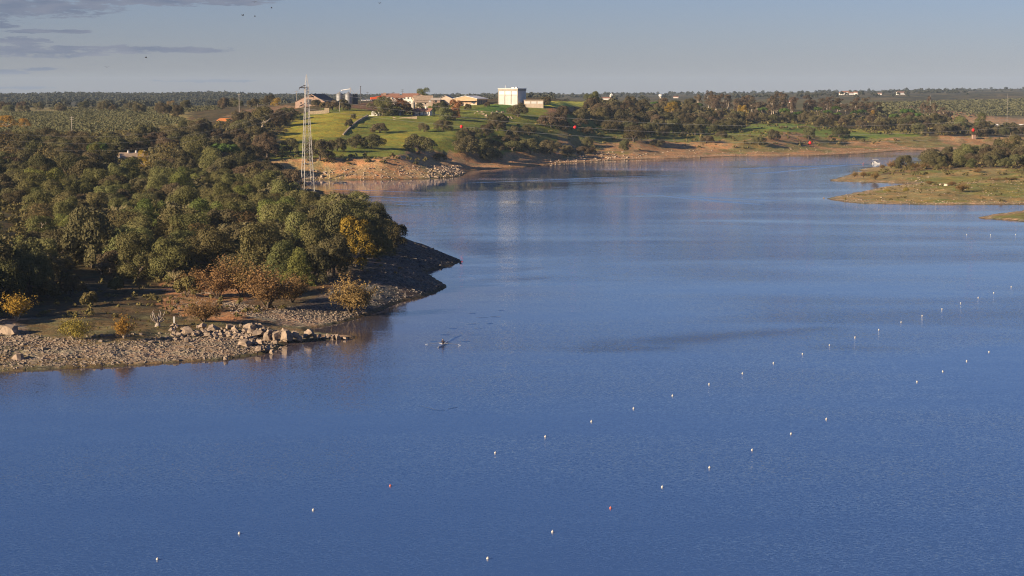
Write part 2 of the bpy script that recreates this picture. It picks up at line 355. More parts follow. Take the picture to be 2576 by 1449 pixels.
M['brick'] = plain('pink_brick', (.32, .22, .17), .9, .15, 1.5); M['terracotta'] = plain('terracotta_roof', (.27, .135, .09), .9, .25, 1.2)
M['shaderoof'] = plain('shaded_roof', (.11, .09, .085), .9, .2, 1); M['tanroof'] = plain('tan_roof', (.36, .27, .19), .9, .2, .8); M['greyroof'] = plain('grey_roof', (.36, .32, .28), .85, .15, .8)
M['tanwall'] = plain('ochre_wall', (.44, .31, .19), .85, .12, .6); M['stonewall'] = plain('yellow_stone', (.34, .27, .18), .9, .25, 1.6, .3)
M['dark'] = plain('dark_opening', (.025, .025, .03), .8, .1); M['glass'] = plain('window_glass', (.04, .06, .10), .1, .1, 1, 0, 0, .6)
M['steel'] = plain('galvanised_steel', (.46, .47, .48), .45, .12, 4, 0, .6); M['pylonsteel'] = plain('pylon_steel', (.36, .345, .325), .6, .12, 3, 0, .15)
M['silo'] = plain('silo_steel', (.22, .225, .23), .6, .12, 1.5, 0, .2); M['blackbin'] = plain('dark_bin', (.05, .055, .065), .6, .15, 1)
M['orange'] = plain('orange_paint', (.80, .13, .035), .5, .08, 2); M['red'] = plain('red_marker', (.85, .03, .03), .45, .05, 2)
M['buoywhite'] = plain('buoy_white', (.50, .47, .43), .4, .06, 3); M['buoyred'] = plain('buoy_orange', (.50, .14, .10), .4, .06, 3)
M['wire'] = plain('aluminium_wire', (.30, .29, .28), .5, .05); M['polewood'] = plain('concrete_pole', (.36, .32, .27), .85, .12, 3)
M['darkpole'] = plain('dark_pole', (.06, .055, .06), .7, .1, 3); M['sheet'] = plain('light_sheet_roof', (.72, .72, .70), .6, .08, 1)
M['shell'] = plain('shell_hull', (.75, .74, .72), .3, .05, 2); M['darkhull'] = plain('dark_hull', (.03, .03, .04), .4, .05, 2)
M['oar'] = plain('oar_shaft', (.10, .09, .09), .5, .1, 4); M['blade'] = plain('oar_blade', (.78, .78, .78), .4, .05, 4)
M['skin'] = plain('skin', (.48, .29, .20), .6, .05, 3); M['shirt'] = plain('dark_shirt', (.035, .03, .045), .85, .2, 8); M['pinkshirt'] = plain('red_shirt', (.45, .10, .12), .85, .1, 8)
M['hair'] = plain('dark_hair', (.03, .022, .018), .8, .1, 9); M['bird'] = plain('bird_feathers', (.05, .045, .045), .8, .1, 9)
M['canola'] = plain('flowering_crop', (.42, .46, .10), .9, .12, .05)

# ------------------------------------------------------------------ mesh helpers
def set_props(o, label=None, cat=None, group=None, kind=None):
    if label: o['label'] = label
    if cat: o['category'] = cat
    if group: o['group'] = group
    if kind: o['kind'] = kind
    return o
def link(name, me, parent=None, loc=None, rot=None, scale=None):
    o = bpy.data.objects.new(name, me); COL.objects.link(o)
    if parent is not None: o.parent = parent
    if loc is not None: o.location = loc
    if rot is not None: o.rotation_euler = rot
    if scale is not None: o.scale = scale
    return o
def empty(name, loc, rz=0, label=None, cat=None, group=None, scale=None):
    o = link(name, None, None, loc, (0, 0, rz), scale); o.empty_display_size = .5
    return set_props(o, label, cat, group)
def mesh_np(name, V, Fc, mat, smooth=False, attrs=None):
    """V (n,3); Fc (m,k) one face size"""
    V = np.ascontiguousarray(V, np.float32); Fc = np.ascontiguousarray(Fc, np.int32); me = bpy.data.meshes.new(name)
    me.vertices.add(len(V)); me.vertices.foreach_set('co', V.ravel())
    k = Fc.shape[1]; me.loops.add(Fc.size); me.loops.foreach_set('vertex_index', Fc.ravel())
    me.polygons.add(len(Fc)); me.polygons.foreach_set('loop_start', np.arange(0, Fc.size, k, dtype=np.int32))
    me.polygons.foreach_set('use_smooth', np.full(len(Fc), smooth, bool))
    for an, (tp, data) in (attrs or {}).items():
        a = me.attributes.new(an, tp, 'POINT')
        a.data.foreach_set('color' if tp == 'FLOAT_COLOR' else 'value', np.ascontiguousarray(data, np.float32).ravel())
    if mat: me.materials.append(mat)
    me.update(calc_edges=True); me.validate(); return me
class MB:
    def __init__(s): s.v = []; s.f = []
    def add(s, v, f):
        k = len(s.v); s.v += [tuple(p) for p in v]; s.f += [tuple(i + k for i in q) for q in f]; return s
    def box(s, c, d, rz=0.0):
        x, y, z = (q / 2 for q in d); ca, sa = math.cos(rz), math.sin(rz)
        v = [(c[0] + a * ca - b * sa, c[1] + a * sa + b * ca, c[2] + e) for a, b, e in
             ((-x, -y, -z), (x, -y, -z), (x, y, -z), (-x, y, -z), (-x, -y, z), (x, -y, z), (x, y, z), (-x, y, z))]
        return s.add(v, [(0, 3, 2, 1), (4, 5, 6, 7), (0, 1, 5, 4), (1, 2, 6, 5), (2, 3, 7, 6), (3, 0, 4, 7)])
    def hexa(s, v): return s.add(v, [(0, 3, 2, 1), (4, 5, 6, 7), (0, 1, 5, 4), (1, 2, 6, 5), (2, 3, 7, 6), (3, 0, 4, 7)])
    def tube(s, pts, r, n=6, cap=True):
        pts = [Vector(p) for p in pts]; rs = r if isinstance(r, (list, tuple)) else [r] * len(pts); rings = []
        for i, p in enumerate(pts):
            t = (pts[min(i + 1, len(pts) - 1)] - pts[max(i - 1, 0)]); t = t.normalized() if t.length > 1e-9 else Vector((0, 0, 1))
            a = t.cross(Vector((0, 0, 1)) if abs(t.z) < .9 else Vector((1, 0, 0))).normalized(); b = t.cross(a)
            rings.append([p + (a * math.cos(2 * math.pi * k / n) + b * math.sin(2 * math.pi * k / n)) * rs[i] for k in range(n)])
        f = [(i * n + k, i * n + (k + 1) % n, (i + 1) * n + (k + 1) % n, (i + 1) * n + k) for i in range(len(pts) - 1) for k in range(n)]
        if cap: f += [tuple(range(n))[::-1], tuple((len(pts) - 1) * n + k for k in range(n))]
        return s.add([q for r_ in rings for q in r_], f)
    def lathe(s, prof, n=12, c=(0, 0, 0)):
        v = [(c[0] + r * math.cos(2 * math.pi * k / n), c[1] + r * math.sin(2 * math.pi * k / n), c[2] + z) for r, z in prof for k in range(n)]
        f = [(i * n + k, i * n + (k + 1) % n, (i + 1) * n + (k + 1) % n, (i + 1) * n + k) for i in range(len(prof) - 1) for k in range(n)]
        f += [tuple(range(n))[::-1], tuple((len(prof) - 1) * n + k for k in range(n))]
        return s.add(v, f)
    def mesh(s, name, mat, smooth=False):
        me = bpy.data.meshes.new(name); me.from_pydata(s.v, [], s.f); me.materials.append(mat)
        if smooth: me.polygons.foreach_set('use_smooth', [True] * len(me.polygons))
        me.update(); return me
    def obj(s, name, mat, parent=None, smooth=False, loc=None, rz=0):
        return link(name, s.mesh(name, mat, smooth), parent, loc, (0, 0, rz))
UNIT = MB().box((0, 0, .5), (1, 1, 1)).mesh('bar', M['pylonsteel'])
def bar(name, parent, a, b, w):
    """a straight steel member between two points, sharing one unit mesh"""
    a, b = Vector(a), Vector(b); d = b - a
    o = link(name, UNIT, parent); o.rotation_mode = 'QUATERNION'
    o.location = a; o.rotation_quaternion = d.to_track_quat('Z', 'Y'); o.scale = (w, w, d.length); return o

# ------------------------------------------------------------------ the ground
def build_ground():
    n, mcol = len(VS), len(US)
    px, py = project(GX, GY, np.maximum(GZ, 0))
    jm = 9 * F / GY
    jx = px + ((fbm(GX * .11, GY * .11, 41, 4) - .47) * 2.2 + (vnoise(GX * .9, GY * .9, 44) - .5) * .35) * jm
    jy = py + ((fbm(GX * .11, GY * .11, 47, 4) - .47) * 2.2 + (vnoise(GX * .9, GY * .9, 49) - .5) * .35) * jm * np.clip(H / GY * 1.3, .05, .16)
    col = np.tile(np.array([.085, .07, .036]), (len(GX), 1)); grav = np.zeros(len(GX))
    def fill(P, c, g=None, k=1.0):
        m = in_poly(jx, jy, P) & (dW > 0); col[m] = col[m] * (1 - k) + np.array(c) * k
        if g is not None: grav[m] = g
    def where(m, c, g=None, k=1.0):
        kk_ = np.broadcast_to(k, m.shape)[m][:, None]; col[m] = col[m] * (1 - kk_) + np.array(c) * kk_
        if g is not None: grav[m] = g
    nb = fbm(GX * .03, GY * .03, 53, 4)
    where(GY > 1900, (.115, .112, .058))
    where((GY > 1900) & (nb > .55), (.15, .125, .07))
    where((GY > 3000) & (nb < .53), (.062, .064, .042))
    # far slope with the farm
    fill([(640, 420), (690, 380), (740, 290), (830, 270), (1000, 262), (1250, 262), (1420, 262), (1460, 300), (1900, 320), (2100, 350), (1880, 375), (1400, 372), (1200, 405), (1000, 408), (820, 425), (690, 410)], (.170, .195, .036))
    fill([(690, 352), (745, 300), (780, 290), (900, 278), (965, 283), (930, 305), (862, 342), (800, 352)], (.31, .285, .04))
    fill([(930, 345), (1010, 330), (1060, 345), (1120, 365), (1060, 378), (960, 368)], (.26, .255, .038))
    fill([(900, 290), (960, 283), (1060, 320), (960, 335), (880, 335)], (.20, .22, .036))
    fill([(1280, 320), (1900, 340), (1950, 372), (1560, 380), (1300, 372)], (.14, .145, .045), k=.7)
    fill([(560, 300), (600, 279), (720, 264), (760, 266), (735, 284), (650, 302)], (.20, .13, .075))
    fill([(900, 262), (960, 252), (1000, 262), (960, 280), (900, 276), (870, 272)], (.17, .10, .06))
    fill([(380, 288), (470, 282), (480, 300), (420, 305)], (.24, .13, .075))
    fill([(1200, 272), (1260, 262), (1300, 262), (1330, 282), (1230, 284)], (.075, .15, .025))
    fill([(1380, 270), (1440, 268), (1450, 286), (1370, 286)], (.24, .15, .085))
    fill([(1880, 312), (2010, 310), (2130, 326), (2310, 334), (2345, 350), (2130, 354), (2010, 335), (1900, 324)], (.16, .22, .04))
    fill([(2120, 324), (2320, 332), (2340, 339), (2130, 331)], (.26, .26, .06))
    fill([(1380, 254), (1480, 256), (1480, 268), (1390, 268)], (.55, .56, .10))
    fill([(-300, 270), (480, 268), (470, 312), (260, 338), (-300, 338)], (.215, .19, .085))
    # banks laid bare by the low water
    far = (GY > 860) & (GY < 1700) & (GX < 420)
    edge = 30 + 16 * (fbm(GX * .03, GY * .02, 61, 3) - .4)
    where(far & (GX < 30) & (dW < edge) & (dW > 0), (.40, .245, .13), .55)
    where(far & (GX < 30) & (dW < edge) & (dW > 0) & (nb > .52), (.30, .22, .105), .3)
    e2 = 74 + 60 * (fbm(GX * .02, GY * .012, 67, 3) - .45)
    mk_ = far & (GX >= 30) & (dW < e2) & (dW > 0) & (GY < 1560)
    where(mk_, (.34, .215, .115), .3)
    where(mk_ & (nb < .43), (.22, .185, .075), .1)
    where(mk_ & (dW < 14), (.38, .245, .15), .7)
    where((GY > 2300) & (dW > 0) & (dW < 120) & (GX > 420), (.33, .215, .125), .3)
    # right-hand spits
    r = (GX > 60) & (GY < 1260) & (dW > 0) & (GX > GY * .145) & ~far | ((GX > 60) & (GY < 1180) & (dW > 0) & (GX > GY * .14))
    where(r, (.275, .215, .095), .2)
    where(r & (nb < .44), (.20, .195, .062), .05)
    where(r & (GY > 990) & (dW > 18), (.16, .115, .06), .1)
    where(r & (dW < 9 + 7 * (nb - .5) * 4), (.31, .235, .125), .5)
    where(r & (dW < 3.2), (.36, .285, .20), .9)
    # near shore
    near = (GY < 560) & (GX < 40) & (dW > 0)
    where(near & (GY < 365), (.275, .215, .155), 1.0)
    where(near & (GY < 365) & (fbm(GX * .12, GY * .09, 71, 3) < .40), (.19, .15, .085), .4)
    fill([(430, 690), (560, 690), (760, 770), (800, 800), (600, 812), (440, 806)], (.33, .19, .10), .5)
    fill([(545, 752), (700, 768), (860, 770), (940, 790), (820, 822), (700, 815), (600, 790)], (.30, .235, .175), 1.0)
    fill([(-300, 740), (430, 690), (440, 800), (300, 812), (110, 800), (-300, 800)], (.085, .066, .036), .2)  # hollow floor: its deep shadow is put into the dark brown
    fill([(120, 800), (300, 792), (440, 802), (640, 812), (620, 838), (440, 838), (300, 852), (200, 862), (80, 830)], (.15, .12, .06), .4)
    where((GY > 372) & (GY < 560) & (GX > -62) & (dW > 0) & (dW < 26), (.115, .10, .088), 1.0)  # grey gravel of the points, darkened for the shadow lying on them
    where((GY > 372) & (GY < 560) & (GX > -62) & (dW > 14) & (dW < 24) & (nb > .5), (.12, .085, .05), .4)
    where((dW > 0) & (dW < .55 + GY * .0009), col.mean(0) * .7, None, .5)
    q = np.arange(n * mcol).reshape(n, mcol)
    Fq = np.stack([q[:-1, :-1], q[:-1, 1:], q[1:, 1:], q[1:, :-1]], -1).reshape(-1, 4)
    keep = (GZ[Fq].max(1) > -2.9)
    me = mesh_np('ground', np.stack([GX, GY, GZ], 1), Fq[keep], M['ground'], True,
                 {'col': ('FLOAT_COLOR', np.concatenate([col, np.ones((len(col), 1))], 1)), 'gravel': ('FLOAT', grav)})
    return set_props(link('ground', me), kind='structure')
GROUND = build_ground()

# ------------------------------------------------------------------ the water
def build_water():
    us = np.linspace(-.5, .5, 300); vs = np.exp(np.linspace(math.log(40), math.log(3200), 420))
    U, V = np.meshgrid(us, vs); X = (U * V).ravel(); Y = V.ravel(); d = np.abs(np.minimum(shore(X, Y), 0))
    px, py = project(X, Y, 0 * X)
    sc = np.where(Y < 480, 15.0, np.where(Y < 700, 10.0, 30.0))
    calm = np.exp(-(d / sc) ** 1.2)
    # the sheltered arm under the farm hill and the lee of the wooded point
    bay = np.clip(1.25 - np.hypot((X + 70) / 120, (Y - 905) / 75), 0, 1)
    calm = np.maximum(calm, np.clip(bay * 1.6, 0, .97))
    lee = np.clip(1.2 - np.hypot((X - 12) / 95, (Y - 1030) / 62), 0, 1); calm = np.maximum(calm, np.clip(lee * 1.5, 0, .9))
    lee2 = np.clip(1.0 - np.hypot((X + 32) / 26, (Y - 352) / 48), 0, 1); calm = np.maximum(calm, np.clip(lee2 * 1.5, 0, .85))
    calm = np.where((X > 90) & (Y < 1000), calm * .6, calm)
    slick = np.clip(1.15 - np.hypot((X + 18) / 62, (Y - 430) / 250), 0, 1); calm = np.maximum(calm, np.clip(slick * .8, 0, .27)); slick = np.clip(1.1 - np.hypot((X + 45) / 60, (Y - 235) / 90), 0, 1); calm = np.maximum(calm, np.clip(slick, 0, .35))
    gx_, gy_ = project(X, Y, 0 * X); brk = .35 + 1.3 * fbm(X * .06, Y * .05, 87, 3)
    gust = np.zeros_like(X)
    for ax, ay, bx, by, hw in ((1530, 866, 1760, 852, 11), (1740, 852, 1930, 838, 8), (2080, 872, 2330, 884, 8), (1950, 838, 2060, 826, 5), (1500, 880, 1650, 876, 6)):
        tt = np.clip((gx_ - ax) / (bx - ax), 0, 1); cy_ = ay + (by - ay) * tt; ex = np.maximum(np.maximum(ax - gx_, gx_ - bx), 0) / 60; gust = np.maximum(gust, np.exp(-((gy_ - cy_) / hw) ** 2 - ex ** 2) * np.clip(brk, 0, 1.1))
    sl_ = np.where((Y < 440) & (X < 20), 21.0, np.where((X < 120) & (Y > 850), 16.0, 4.0)); shallow = np.exp(-(d / sl_) ** 1.3) * .85
    patch = fbm(X * .012, Y * .03, 83, 3); calm = np.clip(calm * (.75 + .6 * patch), 0, 1) - gust * 1.5
    q = np.arange(U.size).reshape(U.shape); Fq = np.stack([q[:-1, :-1], q[:-1, 1:], q[1:, 1:], q[1:, :-1]], -1).reshape(-1, 4)
    me = mesh_np('water', np.stack([X, Y, np.zeros_like(X)], 1), Fq, M['water'], True, {'calm': ('FLOAT', calm), 'shallow': ('FLOAT', shallow)})
    return set_props(link('water', me), kind='structure')
WATER = build_water()

# ------------------------------------------------------------------ plants: shapes
def quads_at(P, Nrm, size, rng):
    """one small leafy card per point, P (n,3), facing roughly Nrm"""
    n = len(P); a = np.cross(Nrm, rng.normal(size=(n, 3))); a /= np.linalg.norm(a, axis=1)[:, None] + 1e-9
    b = np.cross(Nrm, a); b /= np.linalg.norm(b, axis=1)[:, None] + 1e-9
    s = size[:, None] if np.ndim(size) else size
    asp = rng.uniform(.55, 1.0, (n, 1))
    V = np.stack([P - a * s - b * s * asp, P + a * s - b * s * asp, P + a * s + b * s * asp, P - a * s + b * s * asp], 1)
    V += rng.normal(size=V.shape) * (np.mean(size) * .22)
    return V.reshape(-1, 3)
def crown_points(lobes, n, rng, shell=(.72, 1.06), clump=.35, out=1.0):
    """points on the outer skins of a pile of lobes (x,y,z,r,zs)"""
    Lb = np.array(lobes); w = Lb[:, 3] ** 2; w /= w.sum(); P = []; Nn = []; T = []
    have = 0
    while have < n:
        k = rng.choice(len(Lb), n * 2, p=w); d = rng.normal(size=(n * 2, 3)); d /= np.linalg.norm(d, axis=1)[:, None]
        d[:, 2] = np.where((d[:, 2] < -.35) & (rng.random(n * 2) < .75), -d[:, 2], d[:, 2])
        bump = fbm(d[:, 0] * 3.1 + k * 7.7, d[:, 1] * 3.1 + d[:, 2] * 2.3 + k * 3.3, 5, 2)
        r = Lb[k, 3] * (rng.uniform(*shell, n * 2) + clump * (bump - .4))
        p = Lb[k, :3] + d * r[:, None] * np.stack([np.ones(n * 2), np.ones(n * 2), Lb[k, 4]], 1)
        ok = np.ones(n * 2, bool)
        for j in range(len(Lb)):
            q = (p - Lb[j, :3]) / np.array([1, 1, Lb[j, 4]]); ok &= ~((np.linalg.norm(q, axis=1) < Lb[j, 3] * .62) & (k != j))
        ok &= p[:, 2] > 0.0
        P.append(p[ok]); Nn.append(d[ok]); T.append((np.clip((bump[ok] - .15) * 1.1, 0, 1) * .7 + .3 * rng.random(ok.sum())) * .75 + .25 * ((k[ok] * 0.618) % 1))
        have += ok.sum()
    P = np.concatenate(P)[:n]; Nn = np.concatenate(Nn)[:n]; T = np.concatenate(T)[:n]
    Nn = Nn * 1.5 * out + rng.normal(size=Nn.shape) * .55; Nn /= np.linalg.norm(Nn, axis=1)[:, None]
    return P, Nn, T
def lobes_for(kind, rng):
    """unit plants: crown about 1 wide; returns lobes and height of the crown's foot"""
    U = rng.uniform
    L_ = []
    if kind == 'oak':
        for _ in range(15):
            r = .36 * math.sqrt(U()); a = U(0, 6.283); s = U(.11, .19)
            L_.append((r * math.cos(a), r * math.sin(a), .24 + .25 * (1 - (r / .4) ** 2) * U(.5, 1.1) + U(-.06, .06), s, U(.8, 1.0)))
        for _ in range(9):
            a = U(0, 6.283); r = U(.30, .40); L_.append((r * math.cos(a), r * math.sin(a), U(.07, .26), U(.10, .15), .9))
    elif kind == 'round':
        for _ in range(13):
            r = .30 * math.sqrt(U()); a = U(0, 6.283); L_.append((r * math.cos(a), r * math.sin(a), U(.3, .78), U(.13, .22), U(.95, 1.2)))
        for _ in range(8):
            a = U(0, 6.283); r = U(.28, .38); L_.append((r * math.cos(a), r * math.sin(a), U(.06, .36), U(.11, .18), 1.1))
        for _ in range(5):
            a = U(0, 6.283); r = U(.1, .3); L_.append((r * math.cos(a), r * math.sin(a), U(.03, .12), U(.1, .15), .9))
    elif kind == 'pine':
        for _ in range(22):
            r = .38 * math.sqrt(U()); a = U(0, 6.283); L_.append((r * math.cos(a), r * math.sin(a), .48 + .20 * math.sqrt(max(0, 1 - (r / .42) ** 2)) + U(-.05, .03), U(.10, .15), .8))
    elif kind == 'euc':
        for _ in range(16):
            z = U(.35, 1.75); r = .36 * math.sqrt(U()) * (1 if z < 1.3 else .7); a = U(0, 6.283); L_.append((r * math.cos(a), r * math.sin(a), z, U(.10, .19), 1.25))
    elif kind == 'bush':
        for _ in range(11):
            r = .34 * math.sqrt(U()); a = U(0, 6.283); L_.append((r * math.cos(a), r * math.sin(a), .12 + .40 * (1 - (r / .42) ** 2) * U(.5, 1.0), U(.11, .19), 1.0))
    elif kind == 'cypress':
        for k in range(12):
            z = .3 + k * .3; L_.append((U(-.08, .08), U(-.08, .08), z, .34 * (1 - (k / 13) ** 1.6) + .06, 1.3))
    return L_
TRUNK_H = {'oak': .15, 'round': .15, 'pine': .42, 'euc': 1.2, 'bush': .08, 'cypress': .3, 'spray': .1}
def spray_points(n, rng):
    """a bush of many thin upright, arching shoots"""
    nb = 95; base = rng.normal(size=(nb, 2)) * .05; az = rng.uniform(0, 6.283, nb); lean = rng.uniform(.05, 1.02, nb) ** .8; ln = rng.uniform(.52, .86, nb) * (1.0 - .25 * lean)
    k = rng.integers(0, nb, n); t = rng.uniform(.18, 1.0, n) ** .75
    r = ln[k] * t * np.sin(lean[k] * (0.55 + .45 * t)); z = ln[k] * t * np.cos(lean[k] * .85 * t)
    P = np.stack([base[k, 0] + r * np.cos(az[k]), base[k, 1] + r * np.sin(az[k]), z], 1) + rng.normal(size=(n, 3)) * .022
    P[:, 2] = np.maximum(P[:, 2], .01)
    Nn = np.stack([np.cos(az[k]), np.sin(az[k]), .5 * np.ones(n)], 1) + rng.normal(size=(n, 3)) * .8
    Nn /= np.linalg.norm(Nn, axis=1)[:, None]
    T = np.clip(t * .6 + (k * .618 % 1) * .4, 0, 1)
    m = n * 45 // 100; P2, N2, T2 = crown_points([(q[0] * .95, q[1] * .95, q[2] * .95, q[3] * .95, 1.1) for q in lobes_for('bush', rng)], m, rng, (.55, 1.1), .5)
    return np.concatenate([P[m:], P2]), np.concatenate([Nn[m:], N2]), np.concatenate([T[m:], T2 * .9])
def crown_mesh(kind, mat, seed, n, size):
    rng = np.random.default_rng(seed)
    P, Nn, T = spray_points(n, rng) if kind == 'spray' else crown_points(lobes_for(kind, rng), n, rng, clump=.42 if kind in ('round', 'oak') else .3)
    V = quads_at(P, Nn, rng.uniform(.6, 1.25, len(P)) * size, rng)
    V[:, 2] = np.maximum(V[:, 2], .005)
    return V, np.arange(len(V)).reshape(-1, 4), np.repeat(T, 4)
def to_mesh(name, arr, mat): return mesh_np(name, arr[0], arr[1], mat, False, {'tint': ('FLOAT', arr[2])})
def trunk_mesh(kind, mat, seed):
    rng = random.Random(seed); b = MB()
    if kind == 'euc':
        for k in range(2):
            a = rng.uniform(0, 6.28); b.tube([(.02 * k, 0, -.03), (.06 * math.cos(a), .06 * math.sin(a), .6), (.12 * math.cos(a), .12 * math.sin(a), 1.25)], [.035, .024, .008], 5)
    elif kind in ('spray', 'bush'):
        for k in range(9 if kind == 'spray' else 4):
            a = rng.uniform(0, 6.28); l = rng.uniform(.25, .5); b.tube([(0, 0, -.02), (.3 * l * math.cos(a), .3 * l * math.sin(a), .5 * l), (.75 * l * math.cos(a), .75 * l * math.sin(a), l)], [.014, .009, .003], 4)
    else:
        h = TRUNK_H[kind]; b.tube([(0, 0, -.03), (.015, .01, h * .55), (.0, .02, h)], [.05, .036, .034], 7)
        for k in range(5 if kind != 'cypress' else 0):
            a = k * 1.256 + rng.uniform(-.4, .4); r = rng.uniform(.18, .3)
            b.tube([(0, .02, h * .92), (r * .5 * math.cos(a), r * .5 * math.sin(a), h + .08), (r * math.cos(a), r * math.sin(a), h + rng.uniform(.12, .26))], [.026, .018, .008], 5)
    return b.mesh('trunk', mat)

# kinds of plant: (shape, leaf material, cards near, card size near, bark, variants)
KINDS = {
    'holm_oak': ('oak', 'oak', 9000, .0105, 'bark', 5), 'grey_oak': ('oak', 'oakgrey', 9000, .0105, 'bark', 4), 'willow': ('round', 'green', 10000, .0108, 'bark', 4),
    'bright_tree': ('round', 'bright', 8000, .0115, 'bark', 2), 'stone_pine': ('pine', 'pine', 4200, .0145, 'bark', 3), 'eucalyptus': ('euc', 'euc', 3000, .019, 'palebark', 4),
    'autumn_tree': ('round', 'yellow', 4200, .0125, 'palebark', 2), 'tamarisk': ('spray', 'rust', 6500, .0095, 'bark', 3), 'sallow_bush': ('spray', 'rustgreen', 4200, .0105, 'palebark', 2),
    'yellow_bush': ('spray', 'yellow', 3600, .0125, 'palebark', 2), 'shrub': ('bush', 'scrub', 1500, .026, 'bark', 3), 'cypress': ('cypress', 'cypress', 2200, .035, 'bark', 1),
    'thin_tree': ('round', 'scrub', 1900, .014, 'palebark', 3), 'redbrown_tree': ('round', 'redbrown', 2600, .018, 'bark', 2)}
MESH = {}
for ki, (kn, (shape, lm, n, sz, bk, nv)) in enumerate(KINDS.items()):
    MESH[kn] = [(to_mesh(kn + '_crown', crown_mesh(shape, lm, 100 * ki + v, n, sz), M[lm]), trunk_mesh(shape, M[bk], 100 * ki + v)) for v in range(nv)]
LOW = {k: crown_mesh(k, None, 900 + i, n, s) for i, (k, n, s) in enumerate((('oak', 900, .030), ('round', 900, .030), ('bush', 150, .06), ('euc', 420, .05)))}
TINY = [crown_mesh('oak', None, 950 + i, 70, .10) for i in range(4)] ; TUFT = [crown_mesh('bush', None, 970 + i, 26, .12) for i in range(4)]
def scatter(name, parts, mat, kind='stuff', parent=None):
    """parts: list of (template arrays, X, Y, Z, width, height factor, turn) joined into one mesh"""
    Vs, Fs, Ts, k = [], [], [], 0
    for arr, x, y, z, w, hf, a in parts:
        v, f, t = arr; ca, sa = math.cos(a), math.sin(a)
        q = np.empty_like(v); q[:, 0] = x + (v[:, 0] * ca - v[:, 1] * sa) * w; q[:, 1] = y + (v[:, 0] * sa + v[:, 1] * ca) * w; q[:, 2] = z + v[:, 2] * w * hf
        sh = random.uniform(-.22, .22); Vs.append(q); Fs.append(f + k); Ts.append(np.clip(t + sh, 0, 1)); k += len(v)
    me = mesh_np(name, np.concatenate(Vs), np.concatenate(Fs), mat, False, {'tint': ('FLOAT', np.concatenate(Ts))})
    o = link(name, me, parent); o['kind'] = kind; return o

# ------------------------------------------------------------------ plants: places
PLANTS = []          # dict(kind, X, Y, Z, w, hf, zone, hand)
def plant(kind, x, y, w, h=None, zone='', D=None):
    """x, y = foot of the plant in the photograph, w and h = its size there"""
    if D is None: X, Y, Z = hit(x, y)
    else: X, Y, Z = at(x, y, D); Z = float(gz(X, Y))
    wm = w * Y / F
    base_h = {'oak': .70, 'round': .98, 'pine': .80, 'euc': 1.95, 'bush': .62, 'spray': .80, 'cypress': 4.1}[KINDS[kind][0]]
    hf = 1.0 if h is None else (h * Y / F) / (wm * base_h)
    PLANTS.append(dict(kind=kind, X=X, Y=Y, Z=Z, w=wm, hf=hf, zone=zone, hand=True)); return PLANTS[-1]
def z2(zx, zy, ox, oy, s): return (ox + zx / s) * .67083, (oy + zy / s) * .67083
# near shore bushes
for a in [('yellow_bush', 42, 806, 112, 84), ('sallow_bush', 188, 858, 112, 74), ('yellow_bush', 312, 852, 70, 66), ('tamarisk', 512, 810, 130, 70), ('tamarisk', 548, 752, 165, 112), ('tamarisk', 610, 748, 150, 116), ('tamarisk', 672, 774, 190, 118), ('tamarisk', 735, 762, 110, 84), ('shrub', 470, 748, 90, 60), ('shrub', 505, 735, 70, 56), ('shrub', 180, 745, 90, 60), ('shrub', 120, 752, 80, 50), ('shrub', 300, 735, 70, 44),
          ('tamarisk', 884, 790, 150, 112), ('autumn_tree', 893, 668, 116, 132), ('shrub', 225, 770, 60, 40), ('shrub', 20, 720, 90, 45), ('tamarisk', 480, 725, 70, 50)]:
    plant(*a, zone='shore')
for X, Y, w in ((-101, 352, 9), (-108, 362, 11), (-104, 374, 10), (-112, 384, 12), (-102, 388, 11), (-106, 400, 11), (-99, 404, 10), (-116, 372, 12), (-120, 392, 12), (-98, 380, 9), (-96, 394, 9), (-110, 352, 11), (-104, 342, 9), (-127, 380, 13), (-118, 358, 12)):
    PLANTS.append(dict(kind='holm_oak', X=X, Y=Y, Z=float(gz(X, Y)), w=w * 1.15, hf=1.45, zone='point', hand=True))
# front of the wood on the point
for a in [('holm_oak', 232, 672, 170, 168), ('holm_oak', 95, 715, 150, 110), ('grey_oak', 150, 668, 130, 115), ('willow', 352, 700, 130, 130), ('willow', 432, 706, 130, 120), ('willow', 520, 690, 130, 128), ('holm_oak', 600, 668, 150, 130), ('willow', 655, 704, 140, 150), ('holm_oak', 700, 690, 130, 110),
          ('bright_tree', 752, 722, 92, 100), ('holm_oak', 790, 714, 110, 118), ('holm_oak', 838, 696, 110, 118), ('willow', 716, 716, 110, 112), ('willow', 800, 676, 130, 130), ('willow', 742, 650, 130, 120), ('holm_oak', 842, 640, 150, 150), ('willow', 948, 646, 110, 100), ('holm_oak', 990, 622, 96, 76), ('grey_oak', 560, 610, 130, 100),
          ('willow', 450, 620, 150, 120), ('grey_oak', 880, 560, 120, 62), ('holm_oak', 930, 582, 120, 74), ('holm_oak', 968, 600, 90, 60), ('bright_tree', 700, 585, 130, 90), ('willow', 760, 560, 150, 58), ('holm_oak', 830, 545, 120, 52), ('willow', 250, 545, 70, 70),
          ('bright_tree', 240, 420, 62, 62), ('stone_pine', 245, 408, 62, 52), ('stone_pine', 562, 424, 84, 66), ('willow', 100, 640, 130, 100), ('bright_tree', 205, 620, 110, 80), ('willow', 345, 640, 120, 110), ('bright_tree', 150, 612, 90, 60)]:
    plant(*a, zone='point')
